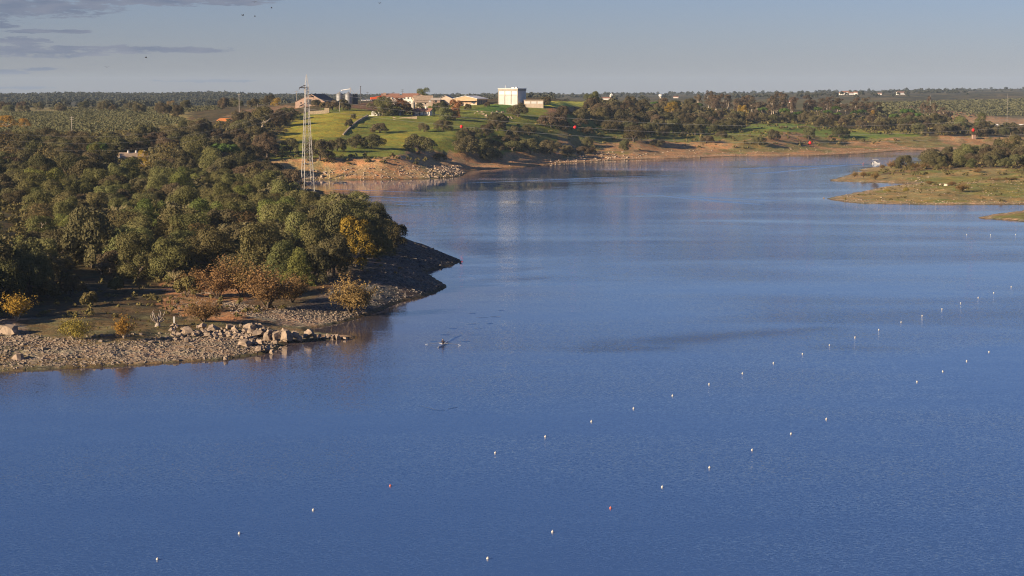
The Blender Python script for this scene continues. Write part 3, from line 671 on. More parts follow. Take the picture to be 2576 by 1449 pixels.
for zx, zy, w, h in [(270, 600, 260, 200), (80, 870, 260, 250), (70, 510, 120, 110), (350, 870, 200, 190), (640, 945, 300, 265), (820, 850, 200, 160), (1000, 820, 200, 150), (1160, 825, 320, 160), (1245, 665, 215, 115), (1690, 655, 135, 110), (1880, 640, 215, 130), (1640, 885, 340, 240), (2120, 880, 310, 220),
                     (770, 440, 150, 130), (880, 440, 150, 130), (980, 525, 80, 60), (935, 610, 100, 95), (410, 500, 105, 65), (2430, 580, 240, 130), (1850, 945, 150, 90), (1230, 440, 130, 120), (2310, 800, 200, 100)]:
    plant(random.choice(['holm_oak', 'grey_oak']), *z2(zx, zy, 960, 250, 2.683), w * .25, h * .25, zone='farmhill')
for zx, zy, w, h in [(380, 505, 250, 150), (720, 610, 320, 170), (870, 645, 140, 105), (1080, 680, 150, 95), (500, 880, 260, 180), (700, 880, 250, 165), (880, 890, 180, 120), (1060, 880, 220, 100), (180, 580, 230, 125), (640, 358, 90, 66), (840, 500, 180, 125), (990, 490, 120, 95), (1200, 490, 260, 150), (1550, 755, 300, 190), (1780, 800, 170, 95),
                     (2280, 770, 170, 95), (1400, 630, 300, 125), (2050, 710, 120, 66), (330, 850, 240, 130), (150, 860, 230, 130), (30, 880, 250, 150), (1650, 660, 200, 110), (1250, 600, 220, 110), (1010, 600, 180, 100), (2150, 640, 180, 100), (1890, 620, 220, 110), (2420, 660, 200, 110)]:
    plant(random.choice(['holm_oak', 'grey_oak']), *z2(zx, zy, 1800, 250, 2.683), w * .25, h * .25, zone='lakeslope')
for zx, zy, w, h in [(410, 655, 165, 145), (720, 632, 225, 130), (60, 660, 150, 120), (560, 540, 220, 130), (2060, 580, 110, 70)]:
    plant('holm_oak', *z2(zx, zy, 2880, 280, 2.683), w * .25, h * .25, zone='field')
for zx, zy, w, h in [(170, 418, 125, 85), (310, 402, 125, 100), (400, 408, 85, 66), (500, 380, 105, 95), (600, 408, 115, 85), (690, 370, 115, 95), (700, 422, 95, 66), (790, 400, 105, 75), (870, 410, 85, 85), (940, 382, 115, 95), (1050, 390, 145, 95), (1170, 382, 115, 85), (1270, 390, 115, 95), (1400, 392, 185, 115), (1510, 390, 125, 95)]:
    plant('stone_pine', *z2(zx, zy, 2880, 280, 2.683), w * .25, h * .25, zone='pines', D=1690 + random.uniform(-40, 60))
for zx, zy, w, h in [(380, 365, 190, 100), (570, 360, 210, 110), (780, 350, 140, 80), (1000, 440, 160, 110), (1140, 440, 190, 115), (1330, 455, 200, 120), (2220, 490, 170, 130), (2510, 500, 140, 110), (1680, 450, 120, 70)]:
    plant('stone_pine', *z2(zx, zy, 2240, 300, 3.578), w * .187, h * .187, zone='pines', D=1760 + random.uniform(-40, 60))
for k in range(58):
    x = random.choice([random.uniform(1748, 2010), random.uniform(1748, 2010), random.uniform(2010, 2230)]); plant('eucalyptus', x, 294, random.uniform(24, 36), random.uniform(38, 50) if x < 2010 else random.uniform(30, 40), zone='eucs', D=random.uniform(1800, 1930))
for x, w, h in ((2322, 18, 50), (2338, 20, 56), (2350, 20, 52), (2372, 22, 34), (2388, 20, 30)): plant('eucalyptus', x, 305, w, h, zone='eucs', D=random.uniform(1850, 1880))
for x, y, w, h in ((1690, 290, 46, 36), (1865, 298, 26, 36), (1872, 292, 20, 30), (2195, 296, 16, 20), (430, 270, 26, 18), (15, 322, 62, 34), (60, 322, 42, 26), (695, 266, 30, 22)): plant('autumn_tree' if x < 1000 or x > 1680 else 'redbrown_tree', x, y, w, h, zone='field')
plant('autumn_tree', 362, 424, 44, 50, zone='point')
# garden of the farm
for k, x, y, w, h in (('redbrown_tree', 1012, 290, 62, 46), ('willow', 962, 292, 62, 56), ('willow', 990, 290, 34, 26), ('cypress', 1091, 294, 10, 44), ('willow', 1122, 302, 40, 36), ('redbrown_tree', 1147, 296, 40, 48), ('willow', 1138, 300, 32, 30), ('holm_oak', 1108, 286, 44, 36),
                      ('bright_tree', 1066, 240, 46, 40), ('cypress', 1150, 246, 9, 22), ('cypress', 1158, 246, 11, 26), ('cypress', 1163, 246, 9, 22), ('redbrown_tree', 1120, 243, 26, 20), ('grey_oak', 796, 268, 30, 22), ('grey_oak', 1375, 264, 24, 26), ('shrub', 812, 272, 26, 16)):
    plant(k, x, y, w, h, zone='farm', D=1480 if k == 'bright_tree' else 1430 if y < 250 else None)
# right-hand spit
for zx, zy, w, h, k in [(1380, 950, 210, 160, 'holm_oak'), (1300, 930, 120, 90, 'willow'), (1740, 950, 150, 160, 'willow'), (1940, 925, 190, 180, 'willow'), (2060, 935, 140, 105, 'willow'), (2380, 935, 180, 120, 'holm_oak'), (2230, 930, 130, 90, 'grey_oak'), (2500, 900, 150, 150, 'willow'), (1640, 900, 170, 170, 'holm_oak'), (1830, 860, 180, 160, 'grey_oak'),
                        (870, 1030, 90, 70, 'tamarisk'), (960, 1035, 80, 80, 'tamarisk'), (1080, 1055, 120, 100, 'tamarisk'), (1950, 1175, 190, 100, 'tamarisk'), (1200, 1185, 90, 60, 'sallow_bush'), (1390, 1185, 90, 66, 'sallow_bush'), (1850, 1120, 120, 60, 'tamarisk'), (1620, 1105, 120, 50, 'tamarisk'), (1530, 1195, 40, 24, 'shrub'),
                        (2110, 985, 110, 60, 'tamarisk'), (1240, 940, 120, 90, 'tamarisk'), (1480, 945, 110, 70, 'tamarisk'), (1580, 950, 120, 80, 'tamarisk'), (2570, 1010, 70, 80, 'holm_oak'), (2300, 1065, 180, 30, 'tamarisk'), (2450, 1060, 200, 34, 'tamarisk'), (1150, 945, 80, 50, 'tamarisk')]:
    plant(k, *z2(zx, zy, 2880, 280, 2.683), w * .25, h * .25, zone='spit')

# woods filled up between them
def fill_wood(poly, spacing, kinds, wr, zone, hr=(.85, 1.2), holes=(), limit=2000):
    P = np.array(poly, float); pts = np.array([hit(x, y)[:2] for x, y in poly]); pts[:, 0] *= 1.0
    x0, x1, y0, y1 = pts[:, 0].min() - 30, pts[:, 0].max() + 30, pts[:, 1].min() - 30, pts[:, 1].max() + 60
    n = int((x1 - x0) * (y1 - y0) / spacing ** 2 * 5); cand = np.stack([RNG.uniform(x0, x1, n), RNG.uniform(y0, y1, n)], 1)
    z = gz(cand[:, 0], cand[:, 1]); d = gd(cand[:, 0], cand[:, 1]); px, py = project(cand[:, 0], cand[:, 1], z)
    ok = in_poly(px, py, P) & (d > 5)
    for hole in holes: ok &= ~in_poly(px, py, np.array(hole, float))
    grid = {}; cell = spacing * 1.5
    def near(X, Y, s):
        i, j = int(X // cell), int(Y // cell)
        return any((X - a) ** 2 + (Y - b) ** 2 < s * s for u in (-1, 0, 1) for v in (-1, 0, 1) for a, b in grid.get((i + u, j + v), ()))
    for q in PLANTS: grid.setdefault((int(q['X'] // cell), int(q['Y'] // cell)), []).append((q['X'], q['Y']))
    c = 0
    for (X, Y), zz in zip(cand[ok], z[ok]):
        s = spacing * random.uniform(.8, 1.25)
        if near(X, Y, s): continue
        grid.setdefault((int(X // cell), int(Y // cell)), []).append((X, Y)); c += 1
        PLANTS.append(dict(kind=random.choice(kinds), X=float(X), Y=float(Y), Z=float(zz), w=random.uniform(*wr), hf=random.uniform(*hr), zone=zone, hand=False))
        if c >= limit: break
OAKS = ['holm_oak'] * 5 + ['grey_oak'] * 5
fill_wood([(-120, 735), (110, 715), (200, 672), (320, 700), (470, 708), (740, 712), (800, 690), (930, 645), (955, 600), (900, 545), (850, 520), (795, 505), (700, 490), (600, 470), (-120, 470)], 8.6, OAKS * 3 + ['willow'] * 22 + ['bright_tree'] * 2 + ['thin_tree'] * 5, (8.0, 12.8), 'point', hr=(.68, 1.0),
          holes=[[(-200, 520), (95, 520), (105, 640), (-200, 660)], [(720, 468), (840, 480), (860, 520), (770, 545), (700, 505)], [(265, 560), (330, 560), (330, 610), (265, 610)]])
fill_wood([(-120, 470), (600, 470), (745, 476), (735, 460), (640, 446), (640, 420), (690, 385), (690, 345), (740, 300), (735, 288), (640, 303), (560, 312), (500, 322), (440, 345), (330, 362), (240, 366), (-120, 362)], 12.6, OAKS * 8 + ['willow'] * 2 + ['thin_tree'] * 3, (10.5, 16.5), 'leftwood', hr=(.8, 1.15),
          holes=[[(522, 296), (592, 294), (600, 346), (512, 346)], [(285, 392), (390, 392), (395, 452), (275, 452)], [(505, 388), (625, 395), (560, 440), (505, 440)], [(640, 345), (735, 295), (735, 355), (660, 400)]])
fill_wood([(1440, 300), (1500, 268), (1740, 275), (1765, 303), (1960, 306), (2300, 305), (2500, 330), (2480, 345), (2340, 340), (2150, 322), (1950, 308), (1870, 312), (1850, 340), (1600, 345), (1440, 330)], 14.0, OAKS * 4 + ['willow'], (10, 15), 'plateau', limit=260)
fill_wood([(1230, 375), (1240, 350), (1300, 300), (1500, 345), (1880, 345), (2000, 365), (1800, 372), (1400, 392), (1290, 400), (1190, 410)], 24, OAKS, (7, 12), 'lakeslope', limit=60)
fill_wood([(1130, 395), (1160, 350), (1230, 320), (1300, 345), (1290, 400), (1200, 408)], 12, OAKS, (8, 13), 'farmhill', limit=30)
fill_wood([(2335, 420), (2450, 412), (2750, 425), (2750, 345), (2560, 370), (2450, 395), (2335, 408)], 9.5, OAKS * 2 + ['willow'], (9, 13), 'spit')
fill_wood([(2420, 345), (2580, 340), (2600, 332), (2420, 325)], 13, OAKS, (9, 13), 'plateau')
fill_wood([(0, 283), (0, 276), (470, 270), (470, 300), (400, 300), (380, 284)], 34, OAKS, (9, 15), 'olivefield', limit=26)
fill_wood([(740, 300), (690, 268), (560, 276), (570, 268), (700, 262)], 15, OAKS, (9, 14), 'leftwood', limit=22)
fill_wood([(870, 268), (940, 262), (1020, 262), (1140, 265), (1240, 262), (1240, 270), (1120, 283), (960, 280)], 15, OAKS + ['redbrown_tree', 'willow'], (5, 8), 'farm', limit=16)

# ------------------------------------------------------------------ plants: what shows, who is who
BASE_H = {'oak': .70, 'round': .98, 'pine': .80, 'euc': 1.95, 'bush': .62, 'spray': .80, 'cypress': 4.1}
def visible_pixels():
    K = 1024 / 2576; buf = np.zeros((576, 1024), bool)
    slope = (np.maximum(GZ2, 0) - H) / VS[:, None]; run = np.maximum.accumulate(slope, 0)
    PLANTS.sort(key=lambda q: q['Y'])
    for q in PLANTS:
        hgt = BASE_H[KINDS[q['kind']][0]] * q['w'] * q['hf']
        q['h'] = hgt
        x, yb = project(q['X'], q['Y'], q['Z']); x2, yt = project(q['X'], q['Y'], q['Z'] + hgt); wpx = q['w'] * F / q['Y']
        iu = int(np.clip((q['X'] / q['Y'] - US[0]) / (US[1] - US[0]), 0, len(US) - 1)); iv = max(int(np.searchsorted(VS, q['Y'] * .985)) - 1, 0)
        xl, yl = project(q['X'], q['Y'], H + run[iv, iu] * q['Y'])
        yb2 = min(yb, yl)
        x0, x1 = int((x - wpx / 2) * K), int((x + wpx / 2) * K) + 1; y0, y1 = int(yt * K), int(yb2 * K) + 1
        q['px'], q['py'], q['wpx'] = x, (yb + yt) / 2, wpx
        xa, xb, ya, yb_ = max(x0, 0), min(x1, 1024), max(y0, 0), min(y1, 576)
        if xb <= xa or yb_ <= ya: q['vis'] = 0; continue
        gy, gx = np.mgrid[ya:yb_, xa:xb]
        ry = max((yb - yt) * K / 2, .6); rx = max(wpx * K / 2, .6)
        el = (((gx + .5 - x * K) / rx) ** 2 + ((gy + .5 - (yb + yt) / 2 * K) / ry) ** 2) < .92
        s = buf[ya:yb_, xa:xb]; q['vis'] = int((el & ~s).sum()); s |= el
visible_pixels()
NOUN = {'holm_oak': ('holm_oak', 'dark green holm oak', 'tree'), 'grey_oak': ('holm_oak', 'grey-green holm oak', 'tree'), 'willow': ('leafy_tree', 'olive-green leafy tree', 'tree'), 'bright_tree': ('leafy_tree', 'light green leafy tree', 'tree'),
        'stone_pine': ('stone_pine', 'bright green stone pine', 'tree'), 'eucalyptus': ('eucalyptus_tree', 'tall brownish eucalyptus', 'tree'), 'autumn_tree': ('autumn_tree', 'yellow autumn tree', 'tree'), 'tamarisk': ('tamarisk_bush', 'rust-brown bush', 'bush'),
        'sallow_bush': ('willow_bush', 'yellow-green bush', 'bush'), 'yellow_bush': ('willow_bush', 'golden autumn bush', 'bush'), 'shrub': ('shrub', 'low brownish shrub', 'bush'), 'cypress': ('cypress_tree', 'slim dark cypress', 'tree'), 'thin_tree': ('sparse_tree', 'thin brownish sparse-leaved tree', 'tree'), 'redbrown_tree': ('autumn_tree', 'red-brown autumn tree', 'tree')}
MARKS = [('the lattice pylon', 772, 400), ('the bleached root stump', 396, 800), ('the white grain tower', 1286, 245), ('the brick barn', 780, 252), ('the steel silos', 866, 246), ('the white farmhouse', 1060, 280), ('the white annex', 945, 286),
         ('the orange trailer', 945, 247), ('the ochre warehouse', 1175, 255), ('the yellow field wall', 800, 284), ('the orange-roofed hut', 555, 303), ('the cottage in the wood', 335, 397), ('the short wooden pole', 181, 310), ('the tall roadside pole', 602, 258),
         ('the awning boat', 2203, 406), ('the red brick hut', 2451, 345), ('the far white bridge', 2540, 316), ('the half-hidden white ruin', 1590, 273), ('the white water tower', 1662, 244), ('the far church tower', 1538, 245), ('the pale bare tree', 290, 520),
         ('the rocky outcrop', 760, 840), ('the shaded gravel point', 1115, 715), ('the green field strip', 2200, 340), ('the lower grassy spit', 2120, 498), ('the upper grassy spit', 2110, 452), ('the stone terrace', 1020, 300), ('the shaded hollow', 320, 725),
         ('the bush by the stump', 312, 825), ('the side-on rowing boat', 855, 457), ('the scrubby clearing', 45, 580), ('the olive field', 200, 300)]
ORD = ['nearest', 'second nearest', 'third nearest', 'fourth nearest', 'fifth nearest', 'sixth nearest', 'seventh nearest', 'eighth nearest', 'ninth nearest', 'tenth nearest', 'eleventh nearest', 'twelfth nearest', 'thirteenth nearest', 'fourteenth nearest', 'fifteenth nearest', 'sixteenth nearest', 'seventeenth nearest', 'eighteenth nearest', 'nineteenth nearest']
TENS = {2: 'twenty', 3: 'thirty', 4: 'forty', 5: 'fifty'}; TENTH = {2: 'twentieth', 3: 'thirtieth', 4: 'fortieth', 5: 'fiftieth'}
UNI = ['', 'first', 'second', 'third', 'fourth', 'fifth', 'sixth', 'seventh', 'eighth', 'ninth']
def ordinal(i):
    if i < len(ORD): return ORD[i]
    n = i + 1; t, u = min(n // 10, 5), n % 10
    return (TENTH[t] if u == 0 else TENS[t] + '-' + UNI[u]) + ' nearest'
def relation(dx, dy):
    a = math.degrees(math.atan2(-dy * 1.6, dx)) % 360
    return ['right of', 'behind-right of', 'behind', 'behind-left of', 'left of', 'front-left of', 'in front of', 'front-right of'][int((a + 22.5) // 45) % 8]
def label_plants(ps):
    sets = {}
    for q in ps:
        noun = NOUN[q['kind']][1]
        m = min(MARKS, key=lambda m: (m[1] - q['px']) ** 2 + (2.2 * (m[2] - q['py'])) ** 2)
        rel = relation(q['px'] - m[1], q['py'] - m[2]); sets.setdefault((noun, rel, m[0]), []).append((math.hypot(q['px'] - m[1], q['py'] - m[2]), q))
    for (noun, rel, mk_), v in sets.items():
        v.sort(key=lambda t: t[0])
        for i, (d, q) in enumerate(v):
            q['label'] = f'{noun} {rel} {mk_}' if len(v) == 1 else f'{noun} {rel} {mk_}, {ordinal(i)}'
GROUPS = {'shore': 'bushes along the near shore', 'point': 'trees of the wood on the near point', 'leftwood': 'oaks of the wood beyond the point', 'farmhill': 'oaks on the green farm hill', 'lakeslope': 'oaks on the slope above the far bank', 'field': 'trees by the far fields', 'pines': 'stone pines on the plateau',
          'eucs': 'eucalyptus stand on the plateau', 'farm': 'trees around the farm', 'spit': 'trees and bushes on the grassy spit', 'plateau': 'oaks of the plateau wood', 'olivefield': 'trees scattered round the olive field'}
oakrank = sorted([q for q in PLANTS if q['kind'] in ('holm_oak', 'grey_oak') and q['vis'] >= 5], key=lambda q: -q['vis'])[:300]
single = [q for q in PLANTS if q['kind'] not in ('holm_oak', 'grey_oak') and q['vis'] >= 4] + oakrank
for q in single: q['one'] = True
label_plants(single)
for q in single:
    name, noun, cat = NOUN[q['kind']]; crown, trunk = random.choice(MESH[q['kind']])
    t = empty(name, (q['X'], q['Y'], q['Z'] - .05), random.uniform(0, 6.283), q['label'], cat, GROUPS[q['zone']], (q['w'], q['w'], q['w'] * q['hf']))
    link('trunk', trunk, t); link('crown', crown, t)
rest = [q for q in PLANTS if not q.get('one') and q['w'] > 0]
rest_o = [(LOW['oak' if KINDS[q['kind']][0] == 'oak' else 'round'], q['X'], q['Y'], q['Z'], q['w'], q['hf'], random.uniform(0, 6.28)) for q in rest if KINDS[q['kind']][0] in ('oak', 'round')]
print('plants', len(PLANTS), 'single', len(single), 'rest', len(rest_o))
if rest_o: scatter('woodland', rest_o, M['oakgrey'])

# ------------------------------------------------------------------ undergrowth, crops, far woods
def world_points(n, poly, dmin=4, ymax=None, wx=40):
    """random ground points whose place in the photograph lies in poly"""
    P = np.array(poly, float); w = np.array([hit(x, y)[:2] for x, y in poly]); y0, y1 = w[:, 1].min() * .97, w[:, 1].max() * 1.05; u = w[:, 0] / w[:, 1]
    Y = np.sqrt(RNG.uniform(y0 ** 2, y1 ** 2, n)); X = RNG.uniform(u.min() - .01, u.max() + .01, n) * Y
    z = gz(X, Y); px, py = project(X, Y, z); ok = in_poly(px, py, P) & (gd(X, Y) > dmin)
    return X[ok], Y[ok], z[ok]
def tufts(name, specs, mat):
    parts = []
    for poly, n, wr, dmin, tmpl in specs:
        X, Y, Z = world_points(n, poly, dmin)
        parts += [(random.choice(tmpl), x, y, z - .05, random.uniform(*wr), random.uniform(.6, 1.3), random.uniform(0, 6.28)) for x, y, z in zip(X, Y, Z)]
    return scatter(name, parts, mat)
WOOD = [(-120, 740), (200, 672), (470, 715), (800, 700), (1010, 612), (930, 560), (795, 490), (740, 480), (640, 446), (690, 385), (740, 300), (640, 295), (420, 326), (-120, 345)]
tufts('undergrowth', [([(-60, 800), (110, 700), (440, 690), (560, 748), (740, 778), (620, 800), (440, 806), (200, 800)], 520, (.5, 1.9), 6, TUFT), ([(60, 845), (300, 795), (440, 804), (640, 815), (600, 836), (330, 858)], 260, (.25, .8), 6, TUFT), ([(860, 770), (900, 680), (1020, 612), (1080, 640), (960, 740)], 120, (.4, 1.3), 9, TUFT), (WOOD, 9000, (1.2, 3.2), 5, TUFT), ([(-200, 515), (100, 515), (110, 660), (-200, 700)], 900, (1.0, 2.8), 4, TUFT), ([(640, 425), (700, 385), (1180, 405), (1160, 425), (1000, 418), (820, 430), (660, 440)], 1000, (1.2, 3.6), 20, TUFT),
                      ([(1200, 420), (1240, 350), (1300, 300), (1880, 330), (2340, 352), (2340, 362), (1850, 380), (1400, 398)], 1700, (1.2, 4.2), 48, TUFT), ([(2090, 503), (2078, 499), (2230, 470), (2576, 442), (2700, 445), (2700, 512)], 420, (.5, 1.7), 4, TUFT), ([(2160, 445), (2330, 405), (2700, 415), (2700, 440)], 900, (1.0, 3.0), 8, TUFT),
                      ([(1440, 310), (1500, 264), (2330, 296), (2500, 330), (2340, 345), (1850, 320)], 2500, (2, 5), 10, TUFT), ([(820, 420), (960, 412), (1180, 412), (1160, 425), (900, 428)], 260, (2, 4.5), 22, TUFT)], M['scrub'])
def rows(name, poly, ang, gap, step, w, mat, tmpl, hf=.8):
    P = np.array(poly, float); wpt = np.array([hit(x, y)[:2] for x, y in poly]); c = wpt.mean(0); R = np.abs(wpt - c).max() * 1.45
    a = np.arange(-R, R, gap); b = np.arange(-R, R, step); A, B = np.meshgrid(a, b); A, B = A.ravel(), B.ravel() + RNG.uniform(-.4, .4, A.size) * step
    X = c[0] + B * math.cos(ang) - A * math.sin(ang); Y = c[1] + B * math.sin(ang) + A * math.cos(ang); ok = (Y > 900) & (np.abs(X / np.maximum(Y, 1)) < .36); X, Y = X[ok], Y[ok]
    z = gz(X, Y); px, py = project(X, Y, z); ok = in_poly(px, py, P) & (gd(X, Y) > 20)
    return scatter(name, [(random.choice(tmpl), x, y, zz - .1, w * random.uniform(.7, 1.2), hf, random.uniform(0, 6.28)) for x, y, zz in zip(X[ok], Y[ok], z[ok])], mat)
SPRIG = [crown_mesh('bush', None, 990 + i, 9, .22) for i in range(4)]
rows('olive_rows', [(-100, 283), (380, 281), (470, 300), (455, 314), (300, 330), (240, 340), (-100, 335)], rad(-52), 7.5, 2.6, 2.4, M['olive'], SPRIG, .75)
rows('olive_rows', [(120, 274), (560, 268), (560, 276), (480, 282), (380, 280), (180, 284)], rad(20), 9, 3.5, 3.0, M['olive'], SPRIG, .75)
rows('olive_grove', [(2140, 262), (2576, 250), (2760, 250), (2760, 292), (2480, 292), (2330, 302), (2150, 285)], rad(-35), 9, 6, 5.2, M['olive'], SPRIG, .7)
def far_wood():
    parts = []
    for n, (y0, y1), (u0, u1), wr, thr in ((9000, (2300, 6200), (-.32, .02), (9, 15), .42), (1800, (2300, 6500), (0, .34), (7, 12), .52), (1500, (6000, 9800), (-.3, .34), (10, 16), .5)):
        Y = np.sqrt(RNG.uniform(y0 ** 2, y1 ** 2, n)); X = RNG.uniform(u0, u1, n) * Y; keep = (fbm(X * .006, Y * .003, 91, 3) > thr) | ((Y > 3600) & (Y < 5200) & (X < 0)); keep &= gd(X, Y) > 30
        X, Y = X[keep], Y[keep]; Z = gz(X, Y)
        parts += [(random.choice(TINY), x, y, z - .4, random.uniform(*wr), random.uniform(.8, 1.25), random.uniform(0, 6.28)) for x, y, z in zip(X, Y, Z)]
    return scatter('far_woods', parts, M['far'])
far_wood()

# ------------------------------------------------------------------ rocks
def rock_verts(rng, n=13, flat=.85):
    p = np.array([(x, y, z) for x in (-1, 1) for y in (-1, 1) for z in (-1, 1)], float); t = p[:, 2] > 0
    p[:, :2] *= np.where(t, .72, 1.0)[:, None]; p *= rng.uniform(.55, 1.1, (8, 3)); p[:, 2] *= flat; p = np.concatenate([p, rng.uniform(-1.05, 1.05, (max(n - 8, 0), 3)) * (1, 1, .8)])
    bm = bmesh.new()
    for q in p * .5: bm.verts.new(q)
    r = bmesh.ops.convex_hull(bm, input=bm.verts); bmesh.ops.delete(bm, geom=[e for e in r['geom_interior'] if isinstance(e, bmesh.types.BMVert)], context='VERTS')
    if n > 10:
        bmesh.ops.subdivide_edges(bm, edges=bm.edges[:], cuts=1, use_grid_fill=True); bmesh.ops.triangulate(bm, faces=bm.faces[:])
        for q in bm.verts: q.co += Vector(rng.normal(size=3) * .035) - q.co * .10 * (rng.random() < .5)
    bm.verts.ensure_lookup_table(); v = np.array([q.co[:] for q in bm.verts]); idx = {q: i for i, q in enumerate(bm.verts)}
    f = np.array([[idx[q] for q in fc.verts] for fc in bm.faces if len(fc.verts) == 3]); bm.free(); return v, f
ROCKS = [rock_verts(np.random.default_rng(50 + i)) for i in range(8)]; PEB = [rock_verts(np.random.default_rng(80 + i), 10, .6) for i in range(6)]
ROCKM = [mesh_np('boulder', v, f, M['rock']) for v, f in ROCKS]; STONEM = [mesh_np('stone', v, f, M['stone']) for v, f in PEB]
outcrop = empty('rock_outcrop', (*on_level(760, 850), .2), 0, 'row of pale cracked boulders running out into the water', 'rocks')
ox, oy = outcrop.location.x, outcrop.location.y
for zx, zy, w, h in [(250, 850, 190, 110), (40, 840, 120, 100), (480, 800, 120, 130), (620, 830, 180, 130), (740, 890, 110, 60), (880, 780, 130, 100), (960, 815, 120, 90), (1200, 790, 200, 120), (1290, 795, 130, 120), (1340, 805, 110, 130), (1400, 815, 70, 90), (1210, 870, 150, 130), (1310, 900, 180, 130), (1450, 940, 140, 120), (1590, 955, 140, 150),
                     (1500, 860, 140, 90), (1730, 870, 160, 130), (1760, 985, 170, 220), (1880, 950, 170, 170), (1950, 980, 120, 120), (2080, 930, 190, 170), (2180, 930, 70, 80), (2250, 940, 85, 95), (2370, 930, 90, 100), (2450, 940, 105, 90), (2520, 940, 100, 100), (1120, 1040, 190, 120), (1230, 1020, 80, 90), (1340, 1030, 130, 120),
                     (1330, 1120, 140, 100), (1460, 1130, 120, 110), (1530, 1160, 80, 90), (830, 1260, 110, 70), (560, 910, 160, 90), (240, 980, 130, 90), (1650, 900, 110, 110), (1120, 830, 120, 80), (1000, 870, 130, 70), (680, 900, 110, 70), (360, 900, 120, 80), (130, 900, 120, 80), (2640, 940, 70, 50)] + [(random.uniform(0, 1750), 0, random.uniform(40, 105), random.uniform(30, 75)) for _ in range(120)]:
    if zy == 0: zy = 850 + (zx - 300) * .06 + random.gauss(0, 45)
    x, y = z2(zx, zy, 640, 1040, 4.025); X, Y, Z = hit(x, y); k = Y / F * .16667
    r = link('boulder', random.choice(ROCKM), outcrop, (X - ox, Y - oy, Z - .25 + h * k * .5), (random.uniform(-.5, .5), random.uniform(-.5, .5), random.uniform(0, 6.28)), (w * k * random.uniform(.8, 1.1), w * k * random.uniform(.7, 1.1), h * k * random.uniform(.75, 1.05)))
def stone_field(poly, n, size, dmin=.3):
    X, Y, Z = world_points(n, poly, dmin); return [(x, y, z, random.uniform(*size) * random.uniform(.6, 1.3)) for x, y, z in zip(X, Y, Z)]
BEACH = [(-120, 945), (-120, 850), (60, 835), (130, 850), (330, 858), (440, 842), (560, 838), (690, 862), (715, 872), (690, 884), (560, 908), (300, 924)]
for x, y, z, s in stone_field(BEACH, 700, (.4, .85))[:220]:
    link('stone', random.choice(STONEM), GROUND, (x, y, z + s * .12), (random.uniform(-.3, .3), random.uniform(-.3, .3), random.uniform(0, 6.28)), (s * random.uniform(.8, 1.5), s, s * random.uniform(.6, 1)))
def pile(name, items, mat):
    Vs, Fs, k = [], [], 0
    for x, y, z, s in items:
        v, f = random.choice(PEB); a = random.uniform(0, 6.28); ca, sa = math.cos(a), math.sin(a); q = np.empty_like(v); e = random.uniform(.8, 1.7)
        q[:, 0] = x + (v[:, 0] * ca * e - v[:, 1] * sa) * s; q[:, 1] = y + (v[:, 0] * sa * e + v[:, 1] * ca) * s; q[:, 2] = z + v[:, 2] * s + s * .12
        Vs.append(q); Fs.append(f + k); k += len(v)
    o = link(name, mesh_np(name, np.concatenate(Vs), np.concatenate(Fs), mat), GROUND); o['kind'] = 'stuff'
GRAVELBANK = [(540, 756), (640, 768), (760, 772), (850, 768), (930, 786), (900, 802), (820, 818), (700, 806), (600, 792)]
pile('shingle', stone_field(BEACH, 15000, (.16, .42)) + stone_field(GRAVELBANK, 7000, (.18, .42)) + stone_field([(430, 720), (540, 735), (600, 790), (440, 800)], 1800, (.12, .3))
     + stone_field([(120, 850), (440, 835), (640, 815), (740, 840), (690, 865), (440, 845)], 2500, (.2, .6)), M['stone'])
pile('shade_shingle', stone_field([(860, 790), (980, 650), (1040, 610), (1160, 655), (1060, 690), (1125, 722), (1000, 765)], 5200, (.18, .55)) + stone_field([(1040, 612), (1090, 630), (1160, 660), (1120, 655)], 600, (.5, 1.1)), M['shadestone'])
pile('bank_stones', stone_field([(690, 455), (1170, 446), (1160, 415), (1000, 418), (800, 425)], 5200, (.4, 1.1)) + stone_field([(1060, 452), (1166, 446), (1150, 416), (1080, 425)], 1600, (.5, 1.5)) + stone_field([(770, 453), (850, 453), (830, 425), (780, 430)], 700, (.5, 1.8)) + stone_field([(1220, 426), (2330, 378), (2330, 358), (1850, 372), (1400, 388)], 2600, (.3, 1.0))
     + stone_field([(1330, 420), (1600, 402), (1640, 385), (1500, 380)], 1500, (.5, 1.5)) + stone_field([(2080, 457), (2330, 463), (2576, 440), (2576, 516), (2100, 508), (2078, 498)], 900, (.2, .6)) + stone_field([(2250, 462), (2340, 462), (2340, 445), (2270, 448)], 260, (.3, 1.0)) + stone_field([(2090, 500), (2200, 514), (2576, 516), (2576, 508)], 1600, (.2, .6))
     + stone_field([(1180, 282), (1260, 280), (1300, 300), (1230, 300)], 350, (.5, 1.8)), M['rock'])
# a few big stones one can point at
for x, y, w, h, lab in ((2380, 467, 13, 5, 'largest white boulder on the grassy spit beside the orange bush'), (2365, 466, 7, 4, 'smaller white boulder left of the largest one on the spit'), (1158, 660, 10, 5, 'lone dark rock at the very tip of the far gravel point'), (2072, 499, 5, 3, 'small pale rock in the water off the lower grassy spit'),
                        (20, 838, 60, 22, 'flat slab of rock below the golden bush on the shore'), (45, 905, 34, 20, 'jagged boulder pile on the shingle at the left edge'), (1268, 768, 1, 1, None)):
    if not lab: continue
    X, Y, Z = hit(x, y) if x not in (1158, 2072) else (*on_level(x, y), 0.0); k = Y / F; set_props(link('boulder', random.choice(ROCKM) if x not in (1158, 2380, 2365) else mesh_np('boulder', *ROCKS[2], M['shadestone'] if x == 1158 else M['cream']), None, (X, Y, Z + h * k * .3), (0, 0, random.uniform(0, 6)), (w * k, w * k * .8, h * k * 1.5)), lab, 'boulder')

